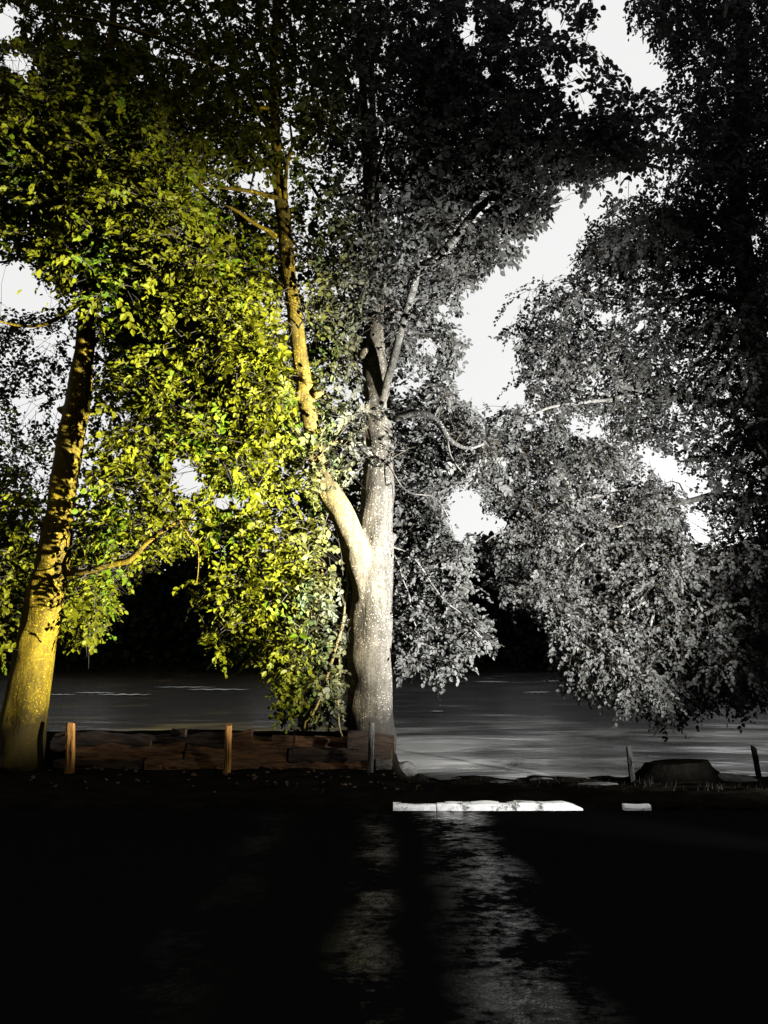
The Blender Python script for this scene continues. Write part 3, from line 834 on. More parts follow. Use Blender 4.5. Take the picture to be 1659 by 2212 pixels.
# ------------------------------------------------------------------ the leaning tree on the left
LY = 11.0
left_tree = empty("beech_tree", W(45, 1610, LY))
tag(left_tree, "leaning beech at the left edge tinted deep yellow, with a low side branch", "tree")
lp = [(30, 1680), (48, 1590), (60, 1500), (80, 1390), (108, 1240), (126, 1130), (137, 1050), (153, 950), (166, 890), (176, 800), (184, 740), (192, 640), (205, 480), (220, 300), (240, 100), (250, -80)]
lw = [104, 92, 84, 80, 76, 62, 60, 58, 56, 48, 42, 38, 34, 28, 22, 16]
ld = [11.0, 11.0, 11.0, 11.0, 10.95, 10.9, 10.9, 10.85, 10.8, 10.75, 10.7, 10.6, 10.4, 10.2, 10.0, 9.8]
c, r = stem(lp, lw, ld)
LSK, LR = [c], [r]
vf = [tube(c, r, 26, True, 0.18, 3.3)]
for (x, y, d, r0, dx, dz) in ((156, 1130, 10.85, 0.08, 0.09, 0.0), (140, 1238, 10.9, 0.13, 0.12, 0.02), (96, 1140, 10.9, 0.07, -0.10, 0.06), (186, 888, 10.8, 0.10, 0.08, 0.02), (120, 1090, 10.75, 0.15, 0.0, 0.0), (131, 885, 10.8, 0.06, -0.1, 0.04), (55, 1420, 10.9, 0.14, -0.02, 0.0)):
    p = W(x, y, d)
    cc = np.array([p - np.array([dx, 0, dz]) * 0.9, p, p + np.array([dx, -0.01, dz]) * 0.6]); vf.append(tube(cc, [r0 * 1.3, r0, r0 * 0.45], 12))
for a in range(6):
    an = a * 1.05 + 0.2
    p0 = W(50, 1585, LY); p1 = p0 + np.array([math.cos(an) * 0.12, math.sin(an) * 0.4, -0.45])
    cc, rr = catmull([p0 + np.array([0, 0, 0.3]), p0 + (p1 - p0) * 0.5 + [0, 0, 0.05], p1], [0.17, 0.15, 0.08], 0.08)
    vf.append(tube(cc, rr, 12))
me = voxel_skin("trunk", vf, 0.028, 5); me.transform(Matrix.Translation(-left_tree.location))
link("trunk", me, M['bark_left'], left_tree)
for px_, w_, d_ in (
    ([(140, 1243), (180, 1232), (225, 1224), (268, 1214), (310, 1184), (350, 1150), (388, 1122), (430, 1127)], [20, 13, 13, 14, 12, 9, 7, 3], [10.9, 10.7, 10.6, 10.5, 10.4, 10.3, 10.2, 10.1]),
    ([(385, 1123), (410, 1160), (428, 1180), (425, 1260)], [5, 4, 3, 2], [10.2, 10.2, 10.2, 10.2]),
    ([(185, 890), (230, 884), (300, 880), (360, 860)], [14, 10, 8, 4], [10.8, 10.9, 11.0, 11.1]),
    ([(94, 1140), (75, 1115), (55, 1085), (30, 1060)], [12, 9, 7, 4], [10.9, 10.8, 10.7, 10.6]),
    ([(210, 440), (160, 465), (105, 502), (60, 530)], [8, 7, 5, 3], [10.4, 10.2, 10.0, 9.9]),
    ([(192, 640), (120, 690), (60, 700), (-20, 690)], [12, 10, 7, 4], [10.6, 10.5, 10.4, 10.3]),
    ([(205, 480), (280, 450), (350, 470), (420, 500)], [12, 9, 7, 4], [10.4, 10.3, 10.2, 10.1]),
    ([(70, 1450), (40, 1400), (10, 1380), (-30, 1370)], [8, 6, 4, 3], [11, 10.9, 10.9, 10.9]),
    ([(180, 760), (250, 800), (330, 900), (380, 960)], [9, 7, 6, 3], [10.7, 10.5, 10.3, 10.2]),
    ([(225, 260), (140, 230), (60, 240), (-30, 250)], [12, 9, 6, 3], [10.1, 10.0, 9.9, 9.8])):
    c, r = branch_part(left_tree, px_, w_, d_, M['bark_left'])
    LSK.append(c); LR.append(r)
SKL = np.vstack(LSK); SRL = np.concatenate(LR)
POLY_L1 = [(-80, 120), (300, 60), (420, 300), (470, 500), (520, 620), (440, 720), (300, 700), (190, 690), (130, 650), (-80, 700)]
POLY_L2 = [(190, 680), (520, 620), (620, 720), (640, 900), (560, 1060), (440, 1130), (400, 1180), (320, 1190), (250, 1260), (235, 1330), (190, 1400), (130, 1340), (150, 1200), (170, 1100), (200, 1000), (230, 800)]
POLY_L3 = [(-80, 1010), (90, 1040), (95, 1130), (70, 1250), (40, 1420), (-80, 1440)]
CLEAR_L = polyline_clear([([(48, 1600), (60, 1500), (80, 1390), (108, 1240), (124, 1135)], 92), ([(124, 1135), (137, 1050), (153, 950), (166, 890), (176, 800), (180, 770)], 58), ([(140, 1243), (225, 1224), (268, 1214), (350, 1150), (388, 1122)], 22)])
CLEAR_L2 = CLEAR_L | CLEAR_M
d1 = scatter(POLY_L1, 9.3, 11.5, 260)
d2 = scatter(POLY_L2, 9.9, 11.6, 240)
d3 = scatter(POLY_L3, 10.4, 12.2, 60)
d1 = d1[~corridor(d1, CLEAR_L)]; d2 = d2[~corridor(d2, CLEAR_L2)]
d4 = scatter([(150, 1150), (250, 1130), (330, 1080), (400, 1095), (420, 1180), (330, 1205), (260, 1270), (250, 1340), (190, 1410), (150, 1330), (152, 1250)], 10.7, 11.9, 85)
allc = np.vstack([d1, d2, d3, d4])
me = mesh_from("boughs", [tube(p, r, 5, False) for p, r in grow(SKL[::2], SRL[::2], allc)]); me.transform(Matrix.Translation(-left_tree.location))
tag(link("boughs", me, M['shoot'], left_tree), kind='stuff')
Ll = join_leaves([
    sprays(d4, 11, 0.26, 0.34, 10, 0.10, raster([(140, 1130), (250, 1115), (330, 1060), (440, 1080), (440, 1190), (330, 1225), (262, 1290), (255, 1350), (190, 1420), (140, 1340)]), CLEAR_L2, 11.3),
    sprays(d1, 13, 0.34, 0.42, 10, 0.118, raster(POLY_L1), CLEAR_L2, 11.6),
    sprays(d2, 13, 0.32, 0.40, 10, 0.115, raster(POLY_L2), CLEAR_L2, 11.6),
    sprays(d3, 12, 0.32, 0.40, 10, 0.108, raster(POLY_L3), CLEAR_L2, 11.6)])
add_tree_leaves(left_tree, Ll, tint_by_place(Ll), M['leaf'], M['twig'], 300, 300)

# ------------------------------------------------------------------ the broad tree on the right
RY = 16.5
right_tree = empty("beech_tree", W(1760, 1600, RY))
tag(right_tree, "broad grey-leaved tree on the right with boughs drooping over the river", "tree")
rp = [(1760, 1680), (1758, 1600), (1742, 1400), (1715, 1200), (1690, 1060), (1662, 920), (1638, 780), (1618, 640), (1603, 520), (1592, 400), (1600, 260), (1603, 100), (1600, -60), (1590, -200)]
rw = [100, 80, 66, 60, 58, 54, 50, 46, 43, 42, 38, 34, 26, 16]
rd = [16.5] * 6 + [16.2, 15.9, 15.5, 15.2, 14.8, 14.3, 13.8, 13.4]
c, r = stem(rp, rw, rd, 0.2)
RSK, RR = [c], [r]
me = voxel_skin("trunk", [tube(c, r, 22, True, 0.16, 9.1)], 0.045, 4); me.transform(Matrix.Translation(-right_tree.location))
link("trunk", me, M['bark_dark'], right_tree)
for px_, w_, d_ in (
    ([(1650, 865), (1560, 872), (1500, 858), (1430, 862), (1385, 845), (1345, 828), (1325, 790), (1308, 745)], [30, 22, 18, 14, 15, 12, 9, 4], [16.4, 16, 15.6, 15.3, 15.1, 15, 14.9, 14.8]),
    ([(1385, 848), (1320, 862), (1250, 872), (1180, 885), (1130, 900)], [11, 10, 8, 6, 3], [15.1, 14.9, 14.7, 14.5, 14.4]),
    ([(1700, 940), (1659, 930), (1620, 925), (1590, 905), (1540, 880)], [26, 22, 16, 10, 6], [16.4, 15.6, 15.2, 15.0, 14.8]),
    ([(1700, 1085), (1620, 1078), (1560, 1068), (1480, 1085), (1420, 1098), (1385, 1120), (1362, 1150)], [28, 20, 15, 12, 11, 9, 4], [16.5, 16, 15.6, 15.3, 15, 14.8, 14.7]),
    ([(1480, 1085), (1400, 1085), (1330, 1082), (1300, 1072), (1240, 1075), (1185, 1090), (1120, 1120), (1050, 1172)], [9, 8, 9, 7, 9, 6, 4, 2], [15.3, 15.1, 14.9, 14.7, 14.5, 14.4, 14.3, 14.2]),
    ([(1242, 1075), (1225, 1040), (1208, 1015), (1180, 985), (1150, 960)], [8, 7, 6, 4, 2], [14.5, 14.4, 14.3, 14.2, 14.1]),
    ([(1110, 1100), (1095, 1130), (1078, 1160)], [5, 4, 2], [14.3, 14.3, 14.2]),
    ([(1720, 1150), (1659, 1160), (1610, 1195), (1575, 1235), (1555, 1300), (1545, 1400)], [20, 14, 12, 9, 7, 3], [16.5, 15.6, 15, 14.8, 14.6, 14.5]),
    ([(1595, 1205), (1520, 1212), (1470, 1245), (1440, 1290), (1410, 1325), (1405, 1375)], [11, 9, 9, 7, 6, 3], [15, 14.8, 14.6, 14.4, 14.3, 14.2]),
    ([(1470, 1245), (1474, 1290), (1478, 1350), (1482, 1385)], [6, 6, 4, 2], [14.6, 14.5, 14.5, 14.4]),
    ([(1440, 1285), (1395, 1300), (1360, 1320), (1345, 1355)], [7, 6, 4, 2], [14.5, 14.4, 14.3, 14.2]),
    ([(1420, 1098), (1370, 1125), (1300, 1150), (1240, 1190), (1190, 1240)], [8, 7, 6, 4, 2], [15, 14.7, 14.5, 14.3, 14.2]),
    ([(1610, 1195), (1600, 1270), (1570, 1290), (1560, 1330), (1600, 1420)], [7, 7, 6, 5, 2], [15, 14.7, 14.6, 14.5, 14.4]),
    ([(1606, 1080), (1604, 1110), (1598, 1130), (1585, 1150)], [13, 11, 8, 3], [14.9, 14.8, 14.8, 14.7]),
    ([(1622, 680), (1560, 640), (1480, 640), (1400, 680), (1330, 720)], [18, 14, 11, 8, 4], [15.9, 15.5, 15.2, 14.9, 14.6]),
    ([(1595, 380), (1530, 330), (1450, 330), (1380, 350)], [16, 12, 8, 4], [15.1, 14.6, 14.2, 13.9]),
    ([(1603, 150), (1540, 90), (1480, 80), (1400, 40)], [16, 11, 8, 4], [14.4, 14, 13.8, 13.6]),
    ([(1585, -20), (1570, 15), (1562, 40)], [14, 10, 6], [13.9, 12.6, 12.4])):
    c, r = branch_part(right_tree, px_, w_, d_, M['twig'])
    RSK.append(c); RR.append(r)
SKR = np.vstack(RSK); SRR = np.concatenate(RR)
POLY_R1 = [(1375, -200), (1750, -200), (1750, 560), (1420, 580), (1260, 540), (1290, 470), (1420, 390), (1460, 200), (1430, 130), (1350, 50)]
POLY_R2 = [(1260, 480), (1420, 430), (1750, 430), (1750, 1060), (1560, 1060), (1510, 1040), (1420, 970), (1330, 960), (1250, 940), (1170, 920), (1130, 850), (1090, 740), (1080, 660), (1130, 620), (1230, 590)]
POLY_R3 = [(960, 880), (1060, 870), (1160, 880), (1260, 930), (1380, 980), (1480, 1070), (1750, 1040), (1750, 1540), (1640, 1520), (1550, 1540), (1500, 1530), (1450, 1580), (1390, 1560), (1330, 1500), (1260, 1510), (1215, 1450), (1190, 1370), (1120, 1290), (1060, 1240), (1010, 1170), (1100, 1150), (1020, 1050), (960, 1020)]
e1 = scatter(POLY_R1, 12.6, 16.0, 300)
e2 = scatter(POLY_R2, 14.2, 17.5, 390)
e3 = scatter(POLY_R3, 13.6, 16.8, 500)
e4 = scatter([(1530, -100), (1750, -100), (1750, 1050), (1640, 1000), (1560, 620), (1540, 300)], 12.4, 14.4, 110)
allc = np.vstack([e1, e2, e3, e4])
me = mesh_from("boughs", [tube(p, r, 5, False) for p, r in grow(SKR[::2], SRR[::2], allc)]); me.transform(Matrix.Translation(-right_tree.location))
tag(link("boughs", me, M['shoot'], right_tree), kind='stuff')
Lr = join_leaves([
    sprays(e4, 11, 0.42, 0.42, 11, 0.098, raster(POLY_R1) | raster(POLY_R2), None, 0, 0.35),
    sprays(e1, 14, 0.38, 0.44, 10, 0.116, raster(POLY_R1), None, 0, 0.35),
    sprays(e2, 13, 0.36, 0.46, 11, 0.106, raster(POLY_R2), None, 0, 0.35),
    sprays(e3, 12, 0.34, 0.46, 11, 0.104, raster(POLY_R3), None, 0, 0.5)])
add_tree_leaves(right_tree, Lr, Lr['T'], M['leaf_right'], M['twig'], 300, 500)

# ------------------------------------------------------------------ trees standing behind
def back_tree(px, base_y, d, w, poly, n, per, leaf, label, top):
    root = empty("tree", W(px, base_y, d))
    tag(root, label, "tree", "dark trees standing behind the lit ones")
    pts = [W(px, base_y, d) - np.array([0, 0, 1.2]), W(px, base_y, d), W(px + 6, (base_y + top) / 2, d), W(px - 4, top, d)]
    c, r = catmull(pts, [w / 2 / F * d * k for k in (1.3, 1.1, 0.8, 0.25)], 0.4)
    me = mesh_from("trunk", [tube(c, r, 14, True, 0.15, px)]); me.transform(Matrix.Translation(-root.location))
    link("trunk", me, M['wood_dark'], root)
    cs = scatter(poly, d - 0.3, d + 3.0, n)
    me = mesh_from("boughs", [tube(p, q, 4, False) for p, q in grow(c, r, cs)]); me.transform(Matrix.Translation(-root.location))
    tag(link("boughs", me, M['wood_dark'], root), kind='stuff')
    L = sprays(cs, per, 0.75, 0.6, 10, leaf, raster(poly), None, 0, 0.3)
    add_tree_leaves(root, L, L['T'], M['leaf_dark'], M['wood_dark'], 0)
BY = 20.0
back_tree(-150, 1560, 13.3, 60, [(-120, 380), (120, 400), (230, 560), (250, 760), (240, 1000), (180, 1250), (60, 1400), (-120, 1420)], 150, 13, 0.10, "dark unlit tree at the left edge behind the leaning yellow trunk", 300)
back_tree(-45, 1560, 13.4, 40, [(150, 120), (560, 60), (620, 480), (540, 800), (480, 960), (300, 950), (230, 800), (170, 520)], 190, 13, 0.10, "tall dark tree whose boughs fill the gap between the leaning and forked trunks", 100)
back_tree(806, 1560, 13.5, 44, [(640, -60), (1000, -60), (1080, 300), (1020, 560), (930, 620), (860, 840), (760, 840), (690, 560)], 170, 13, 0.10, "dark tree right behind the pale forked beech", 60)

# ------------------------------------------------------------------ woods across the river
n = 60000
fx = rng.uniform(-95, 95, n)
topz = 17.5 + 2.6 * np.sin(fx * 0.21 + 1) + 1.6 * np.sin(fx * 0.53) + 1.1 * np.sin(fx * 1.3 + 2)
fz = -0.6 + (topz + 0.6) * rng.random(n) ** 0.8
fy = rng.uniform(99, 108, n)
P = np.stack([fx, fy, fz], 1)
nrm = unit(rng.normal(0, 0.6, (n, 3)) + np.array([0, -0.8, 0.5])); ax = unit(rng.normal(0, 1, (n, 3))); ax = unit(ax - (ax * nrm).sum(1, keepdims=True) * nrm)
Lf = dict(P=P, A=ax, N=nrm, S=rng.uniform(0.6, 1.3, n), T=rng.random(n))
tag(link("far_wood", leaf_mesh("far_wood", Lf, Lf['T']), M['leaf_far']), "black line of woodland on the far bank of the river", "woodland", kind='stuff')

# ------------------------------------------------------------------ stacked logs
def log_thing(x0, x1, y0, y1, Y, rpx, label, mt='wood_dark', name="log", flat=1.0, ends=True, seed=0, grp="logs stacked on the bank behind the posts"):
    a, b_ = W(x0, y0, Y), W(x1, y1, Y)
    c0 = (a + b_) / 2
    r = rpx * 1.35 / F * Y
    root = empty(name, c0); tag(root, label, "log", grp)
    n = max(6, int(np.linalg.norm(b_ - a) / 0.05))
    ts = np.linspace(0, 1, n)
    pts = a + (b_ - a) * ts[:, None]
    sides = 28
    vs = []
    pts = pts + np.array([[0, 0, 0.06 * noise.noise(Vector((p[0] * 1.1 + seed * 3, 0, 0)))] for p in pts])
    for i, p in enumerate(pts):
        for k in range(sides):
            an = 2 * math.pi * k / sides
            q = Vector((p[0] * 1.6 + seed, math.cos(an) * 1.5, math.sin(an) * 1.5))
            rr = r * (1 + 0.55 * noise.noise(q) + 0.30 * noise.noise(Vector((q.x * 2.2, q.y * 3.1, q.z * 3.1))) + 0.18 * noise.noise(Vector((q.x * 4, q.y * 7, q.z * 7))))
            vs.append((p[0], p[1] + math.cos(an) * rr * 1.1, p[2] + math.sin(an) * rr * flat))
    fs = [(i * sides + k, i * sides + (k + 1) % sides, (i + 1) * sides + (k + 1) % sides, (i + 1) * sides + k) for i in range(n - 1) for k in range(sides)]
    me = mesh_from("bark", [(np.array(vs), fs)], True); me.transform(Matrix.Translation(-root.location))
    me.polygons.foreach_set('use_smooth', [False] * len(me.polygons))
    link("bark", me, M[mt], root)
    for e, sx in ((0, -1), (n - 1, 1)):
        ring = np.array(vs[e * sides:(e + 1) * sides]); cen = ring.mean(0) + np.array([sx * 0.012, 0, 0])
        V = list(ring) + [cen]; Fq = [(k, (k + 1) % sides, sides) for k in range(sides)]
        me = mesh_from("cut_end", [(np.array(V), Fq)], False); me.transform(Matrix.Translation(-root.location))
        link("cut_end", me, M['cut'], root)
    return root
log_thing(118, 330, 1602, 1604, 11.35, 13, "dark top log behind the leftmost post", seed=1)
log_thing(300, 500, 1606, 1601, 11.4, 12, "dark top log ending at the second post from the left", seed=4)
log_thing(505, 760, 1607, 1609, 11.35, 11, "brown top log between the second post and the pale trunk", 'wood', seed=8)
log_thing(752, 852, 1604, 1604, 11.25, 13, "dark top log with a sawn end beside the third post", seed=9)
log_thing(168, 400, 1633, 1630, 11.25, 13, "middle log right of the leftmost post with a lit rough face", 'wood', seed=12)
log_thing(405, 620, 1632, 1640, 11.25, 14, "split middle log crossing behind the second post", 'wood', seed=15)
log_thing(625, 846, 1634, 1630, 11.2, 12, "middle log below the pale trunk", seed=18)
log_thing(120, 310, 1662, 1664, 11.15, 15, "thick bottom log at the leftmost post", seed=21)
log_thing(318, 560, 1660, 1668, 11.1, 14, "pale broken bottom log left of and behind the second post", 'wood', seed=26)
log_thing(568, 800, 1672, 1664, 11.15, 15, "bottom log with a scaly face running to the third post", 'wood', seed=29)
log_thing(560, 700, 1695, 1693, 11.0, 8, "thin half-buried pole under the bottom logs", seed=31)
log_thing(170, 420, 1691, 1690, 11.0, 9, "half-buried dark pole under the left logs", seed=33)
log_thing(500, 545, 1592, 1584, 11.2, 9, "short split chunk tilted on top beside the second post", 'wood', "wood_chunk", 0.9, seed=36)
log_thing(372, 402, 1587, 1587, 11.3, 7, "small dark knot of wood on the top log", 'wood_dark', "wood_chunk", 0.9, seed=38)
log_thing(588, 640, 1599, 1601, 11.15, 6, "flat splintered slab lying on the brown top log", 'wood', "wood_chunk", 0.7, seed=40)
log_thing(812, 846, 1652, 1652, 11.0, 9, "short grey block wedged right of the third post", 'post_grey', "wood_chunk", 0.8, seed=42)
log_thing(806, 838, 1682, 1678, 10.95, 8, "pale stub at the foot of the third post", 'post_grey', "wood_chunk", 1.0, seed=44)

# ------------------------------------------------------------------ posts
def post(x0, y0, x1, y1, w, Y, label, mt, collar=False):
    top, base = W(x0, y0, Y), W(x1, y1, Y)
    base = base + np.array([0, 0, -0.25])
    r = w / 2 / F * Y
    root = empty("wooden_post", base); tag(root, label, "post", "posts along the river bank")
    n = 14; sides = 12
    vs = []
    sd = x0 * 0.01
    for i in range(n):
        t = i / (n - 1); p = base * (1 - t) + top * t
        for k in range(sides):
            an = 2 * math.pi * (k + 0.5) / sides
            q = Vector((math.cos(an) * 1.2 + sd, math.sin(an) * 1.2, p[2] * 2.0))
            sq = 1 / max(abs(math.cos(an)), abs(math.sin(an))) ** 0.45     # squared-off split post
            rr = r * (0.92 + 0.14 * noise.noise(q) + 0.07 * noise.noise(q * 4)) * sq * 0.93
            if t > 0.97: rr *= 0.93
            vs.append((p[0] + math.cos(an) * rr, p[1] + math.sin(an) * rr, p[2] + (0.018 * math.cos(an + sd) if i == n - 1 else 0)))
    fs = [(i * sides + k, i * sides + (k + 1) % sides, (i + 1) * sides + (k + 1) % sides, (i + 1) * sides + k) for i in range(n - 1) for k in range(sides)]
    fs.append(tuple((n - 1) * sides + k for k in range(sides)))
    me = mesh_from("shaft", [(np.array(vs), fs)], False); me.transform(Matrix.Translation(-root.location))
    link("shaft", me, M[mt], root)
    # drying cracks standing open down the face
    cr = []
    for s in range(3):
        an = -1.57 + (s - 1) * 0.5
        z0, z1 = base[2] + 0.35 + 0.1 * s, top[2] - 0.06 - 0.08 * s
        cx_, cy_ = base[0] * 0.4 + top[0] * 0.6, base[1]
        pts = np.array([[cx_ + math.cos(an) * r * 0.97 + 0.004 * math.sin(k * 1.9 + s), cy_ + math.sin(an) * r * 0.99, z0 + (z1 - z0) * k / 7] for k in range(8)])
        pts[:, 0] += np.linspace(base[0] - cx_, top[0] - cx_, 8) * ((z1 - z0) / (top[2] - base[2] + 1e-6))
        cr.append(tube(pts, [0.0015 + 0.003 * math.sin(math.pi * k / 7) for k in range(8)], 4))
    me = mesh_from("crack", cr, False); me.transform(Matrix.Translation(-root.location))
    tag(link("crack", me, M['soil'], root), kind='stuff')
post(153, 1563, 151, 1705, 21, 10.75, "leftmost wooden post, short and thick, by the leaning tree", 'post')
post(494, 1566, 489, 1710, 17, 10.75, "second post from the left, tall orange-lit, in front of the logs", 'post')
post(803, 1563, 797, 1702, 15, 10.75, "grey post standing in front of the pale forked trunk", 'post_grey')
post(1358, 1613, 1369, 1690, 13, 11.5, "dark leaning post left of the low stump on the right bank", 'post_dark')
post(1627, 1612, 1642, 1676, 12, 11.6, "dark leaning post at the right edge of the bank", 'post_dark')
post(635, 1573, 636, 1600, 4, 11.0, "thin little stick upright on the logs left of the pale trunk", 'wood_dark')

# ------------------------------------------------------------------ kerb stones
kerb = empty("kerb", (1.2, 8.42, 0)); tag(kerb, "white painted kerb at the far edge of the wet path, broken at its right end", "kerb")
def kerb_stone(X0, X1, h, mt, name="kerb_stone", rough=0.014, endcut=0.0):
    nx_, out_v, fs = max(3, int((X1 - X0) / 0.06)), [], []
    prof = [(8.36, -0.06), (8.36, h * 0.55), (8.362, h - 0.014), (8.375, h), (8.50, h + 0.004), (8.52, h - 0.02), (8.52, -0.06)]
    for i in range(nx_ + 1):
        X = X0 + (X1 - X0) * i / nx_
        fall = 1.0 - endcut * max(0, (i / nx_ - 0.72) / 0.28) ** 1.5
        for (yy, zz) in prof:
            z = zz * fall if zz > 0 else zz
            out_v.append((X + (rough * 0.5 * nz2(yy * 20, zz * 20, 1, X1) if i in (0, nx_) else 0), yy + rough * nz2(X, zz * 4, 9, 1), z + rough * nz2(X, yy, 5, 2)))
    m_ = len(prof)
    for i in range(nx_):
        for k in range(m_ - 1):
            fs.append((i * m_ + k, (i + 1) * m_ + k, (i + 1) * m_ + k + 1, i * m_ + k + 1))
    fs.append(tuple(range(m_))); fs.append(tuple(nx_ * m_ + k for k in range(m_))[::-1])
    me = mesh_from(name, [(np.array(out_v), fs)], False); me.transform(Matrix.Translation(-kerb.location))
    return link(name, me, M[mt], kerb)
kx = lambda x: (x - CX) / F * 8.56
kerb_stone(kx(848), kx(934), 0.052, 'kerb')
kerb_stone(kx(935.5), kx(1092), 0.060, 'kerb')
kerb_stone(kx(1093), kx(1226), 0.068, 'kerb', endcut=0.8)
kerb_stone(kx(1310), kx(1363), 0.050, 'kerb')
kerb_stone(kx(1372), kx(1470), 0.035, 'soil', rough=0.03)
kerb_stone(kx(1475), kx(1590), 0.040, 'soil', rough=0.03)
kerb_stone(kx(1596), kx(1720), 0.035, 'soil', rough=0.03)

# ------------------------------------------------------------------ stones, stump, litter, low plants
def rock_mesh(name, sx, sy, sz, seed, sub=3):
    bm = bmesh.new(); bmesh.ops.create_icosphere(bm, subdivisions=sub, radius=1)
    for v in bm.verts:
        q = v.co * 1.3 + Vector((seed, seed * 2, 0))
        v.co *= 1 + 0.32 * noise.noise(q) + 0.12 * noise.noise(q * 3)
        v.co = Vector((v.co.x * sx, v.co.y * sy, v.co.z * sz))
    me = bpy.data.meshes.new(name); bm.to_mesh(me); bm.free()
    me.polygons.foreach_set("use_smooth", [False] * len(me.polygons))
    return me
def rock(x, y, Y, wpx, hpx, label, seed):
    p = W(x, y, Y); s = wpx / 2 / F * Y
    o = link("rock", rock_mesh("rock", s, s * 0.8, hpx / 2 / F * Y, seed), M['stone']); o.location = p
    tag(o, label, "rock", "rocks on the right bank")
rock(1175, 1694, 12.0, 60, 26, "dark pointed rock at the river's edge above the white kerb", 1)
rock(1212, 1712, 10.4, 26, 18, "small wet rock in the gap right of the white kerb", 2)
rock(1240, 1722, 9.6, 22, 12, "lowest wet rock in the kerb gap", 3)
rock(1285, 1738, 8.9, 26, 10, "flat stone between the two white kerb pieces", 4)
rock(1400, 1742, 8.7, 34, 9, "stone right of the short white kerb piece", 5)
rock(1100, 1700, 11.4, 90, 22, "long low rock on the black bank", 6)
rock(870, 1662, 12.0, 60, 30, "dark boulder at the right end of the logs", 7)
rock(1290, 1705, 10.6, 120, 22, "low dark boulder left of the leaning grey post", 8)
rock(1585, 1690, 11.6, 110, 36, "dark boulder beside the right edge post", 9)

# tree stump, seen as a low black dome with a flat cut top
st_p = W(1465, 1692, 11.6)
stump = empty("tree_stump", st_p); tag(stump, "low dark tree stump with a flat top on the right bank", "stump")
vs, n, sides = [], 9, 28
prof = [(0.85, -0.25), (0.72, -0.02), (0.56, 0.06), (0.45, 0.14), (0.39, 0.22), (0.36, 0.28), (0.34, 0.31)]
for i, (rr, zz) in enumerate(prof):
    for k in range(sides):
        an = 2 * math.pi * k / sides
        lob = 1 + (0.45 if i < 4 else 0.25) * noise.noise(Vector((math.cos(an) * 2, math.sin(an) * 2, zz)))
        vs.append((math.cos(an) * rr * lob * 1.3, math.sin(an) * rr * lob * 0.8, zz + 0.02 * math.cos(an)))
fs = [(i * sides + k, i * sides + (k + 1) % sides, (i + 1) * sides + (k + 1) % sides, (i + 1) * sides + k) for i in range(len(prof) - 1) for k in range(sides)]
link("bark", mesh_from("bark", [(np.array(vs), fs)], True), M['stump'], stump)
ring = np.array(vs[-sides:]); cen = ring.mean(0) + np.array([0, 0, 0.015])
link("cut_top", mesh_from("cut_top", [(np.vstack([ring, cen]), [(k, (k + 1) % sides, sides) for k in range(sides)])], False), M['stump'], stump)

# fallen leaves on the bank and logs
n = 130
X = rng.uniform(-5.2, 0.4, n); Y = rng.uniform(9.0, 11.0, n) ; Z = np.array([ground_z(a, b_) for a, b_ in zip(X, Y)]) + 0.012
nrm = unit(rng.normal(0, 0.35, (n, 3)) + np.array([0, 0, 1.0])); ax = unit(rng.normal(0, 1, (n, 3))); ax = unit(ax - (ax * nrm).sum(1, keepdims=True) * nrm)
Lf = dict(P=np.stack([X, Y, Z], 1), A=ax, N=nrm, S=rng.uniform(0.04, 0.085, n), T=rng.random(n))
tag(link("fallen_leaves", leaf_mesh("fallen_leaves", Lf, Lf['T']), M['litter']), "brown fallen leaves scattered in front of the logs", "leaf litter", kind='stuff')

# rough grass and sprouts along the right bank
n = 500
X = rng.uniform(0.2, 8.0, n); Y = rng.uniform(9.2, 12.6, n); Z = np.array([ground_z(a, b_) for a, b_ in zip(X, Y)])
base = np.stack([X, Y, Z], 1)
h = rng.uniform(0.03, 0.10, n) * (0.6 + 0.6 * np.sin(X * 2.1) ** 2)
lean = rng.normal(0, 0.35, (n, 2)) * h[:, None]
v = np.empty((n, 3, 3)); v[:, 0] = base + [-0.0025, 0, -0.02]; v[:, 1] = base + [0.0025, 0, -0.02]
v[:, 2] = base + np.stack([lean[:, 0], lean[:, 1], h], 1)
tag(link("grass", np_mesh("grass", v.reshape(-1, 3), np.arange(n * 3), np.full(n, 3), {"tint": rng.random(n)}), M['leaf_dark']), "sparse dark grass on the right bank", "grass", kind='stuff')

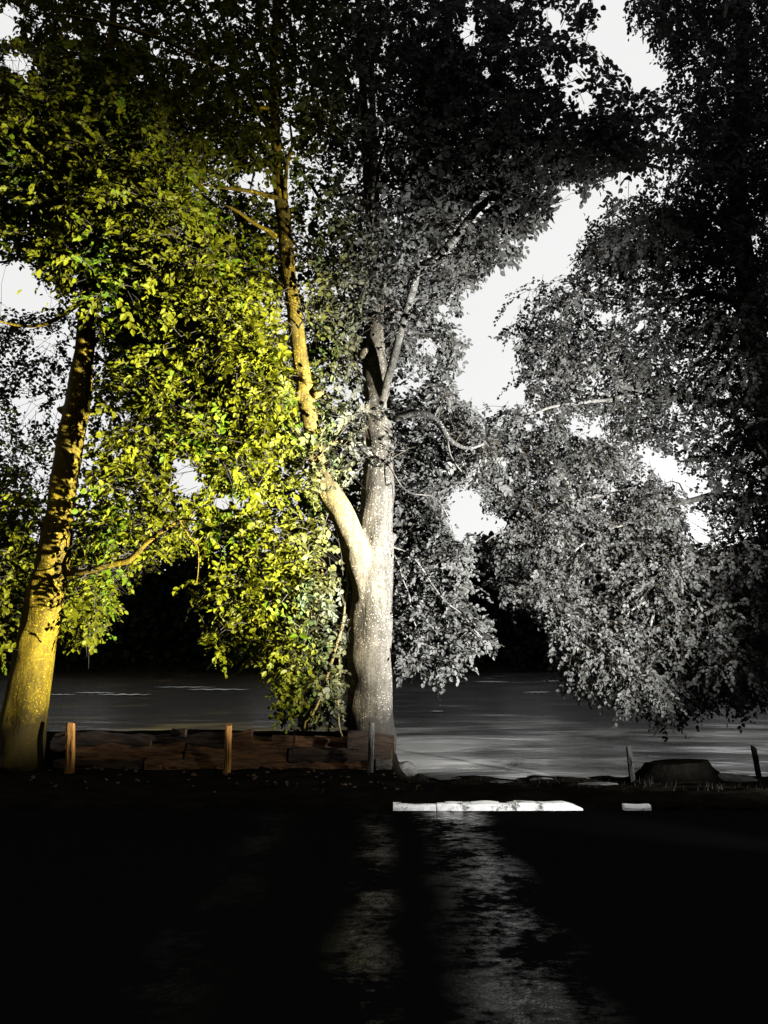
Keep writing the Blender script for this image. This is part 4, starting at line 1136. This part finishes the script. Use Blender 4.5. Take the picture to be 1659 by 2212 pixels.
# thin pale slivers that paint glints of light on the river
def painted_glint(lines):
    V, Fq = [], []
    for (x0, x1, y, h) in lines:
        n = 16; o = len(V)
        for k in range(n + 1):
            t = k / n; x = x0 + (x1 - x0) * t
            yy = y + h * 0.8 * math.sin(k * 1.7 + x0) * 0.5
            for sgn in (-1, 1):
                py_ = yy + sgn * h * math.sin(math.pi * t) * (0.35 + 0.3 * abs(math.sin(k * 2.3 + y)))
                d = W(x, py_, 1.0) - EYE
                p = EYE + d * ((WATER_Z + 0.05 - EYE[2]) / d[2])
                V.append(tuple(p))
        for k in range(n): Fq.append((o + 2 * k, o + 2 * k + 2, o + 2 * k + 3, o + 2 * k + 1))
    me = bpy.data.meshes.new("painted_glint"); me.from_pydata(V, [], Fq); me.update()
    return me
tag(link("painted_glint", painted_glint([(100, 165, 1500, 1.2), (160, 250, 1496, 1.6), (205, 330, 1500, 2.0), (330, 470, 1484, 1.2), (400, 545, 1489, 1.8), (1020, 1100, 1472, 1.0), (1130, 1190, 1495, 1.6), (1170, 1210, 1471, 1.0),
    (1090, 1140, 1642, 3.0), (1095, 1120, 1646, 2.0), (1180, 1215, 1645, 3.0), (985, 1040, 1660, 2.5), (1090, 1105, 1657, 2.5), (930, 960, 1536, 1.5), (1600, 1659, 1492, 1.4)]), M['painted_glint']), "pale thin slivers painting glints on the dark river", "painted_glint", kind='stuff')

# unseen wood added behind the viewer to hold back skylight
n = 30000
an = rng.uniform(math.radians(175), math.radians(365), n)
rr = rng.uniform(20, 26, n)
P = np.stack([np.cos(an) * rr * 1.3, np.sin(an) * rr + 4, 17.0 * rng.random(n) ** 0.9 * (1 + 0.12 * np.sin(an * 9))], 1)
nrm = unit(-P * [1, 1, 0] + rng.normal(0, 9, (n, 3))); ax = unit(rng.normal(0, 1, (n, 3))); ax = unit(ax - (ax * nrm).sum(1, keepdims=True) * nrm)
Lf = dict(P=P, A=ax, N=nrm, S=rng.uniform(0.5, 1.2, n), T=rng.random(n))
tag(link("sky_block_wood", leaf_mesh("sky_block_wood", Lf, Lf['T']), M['leaf_dark']), "unseen dark woodland added behind the viewer to block skylight", "woodland", kind='stuff')
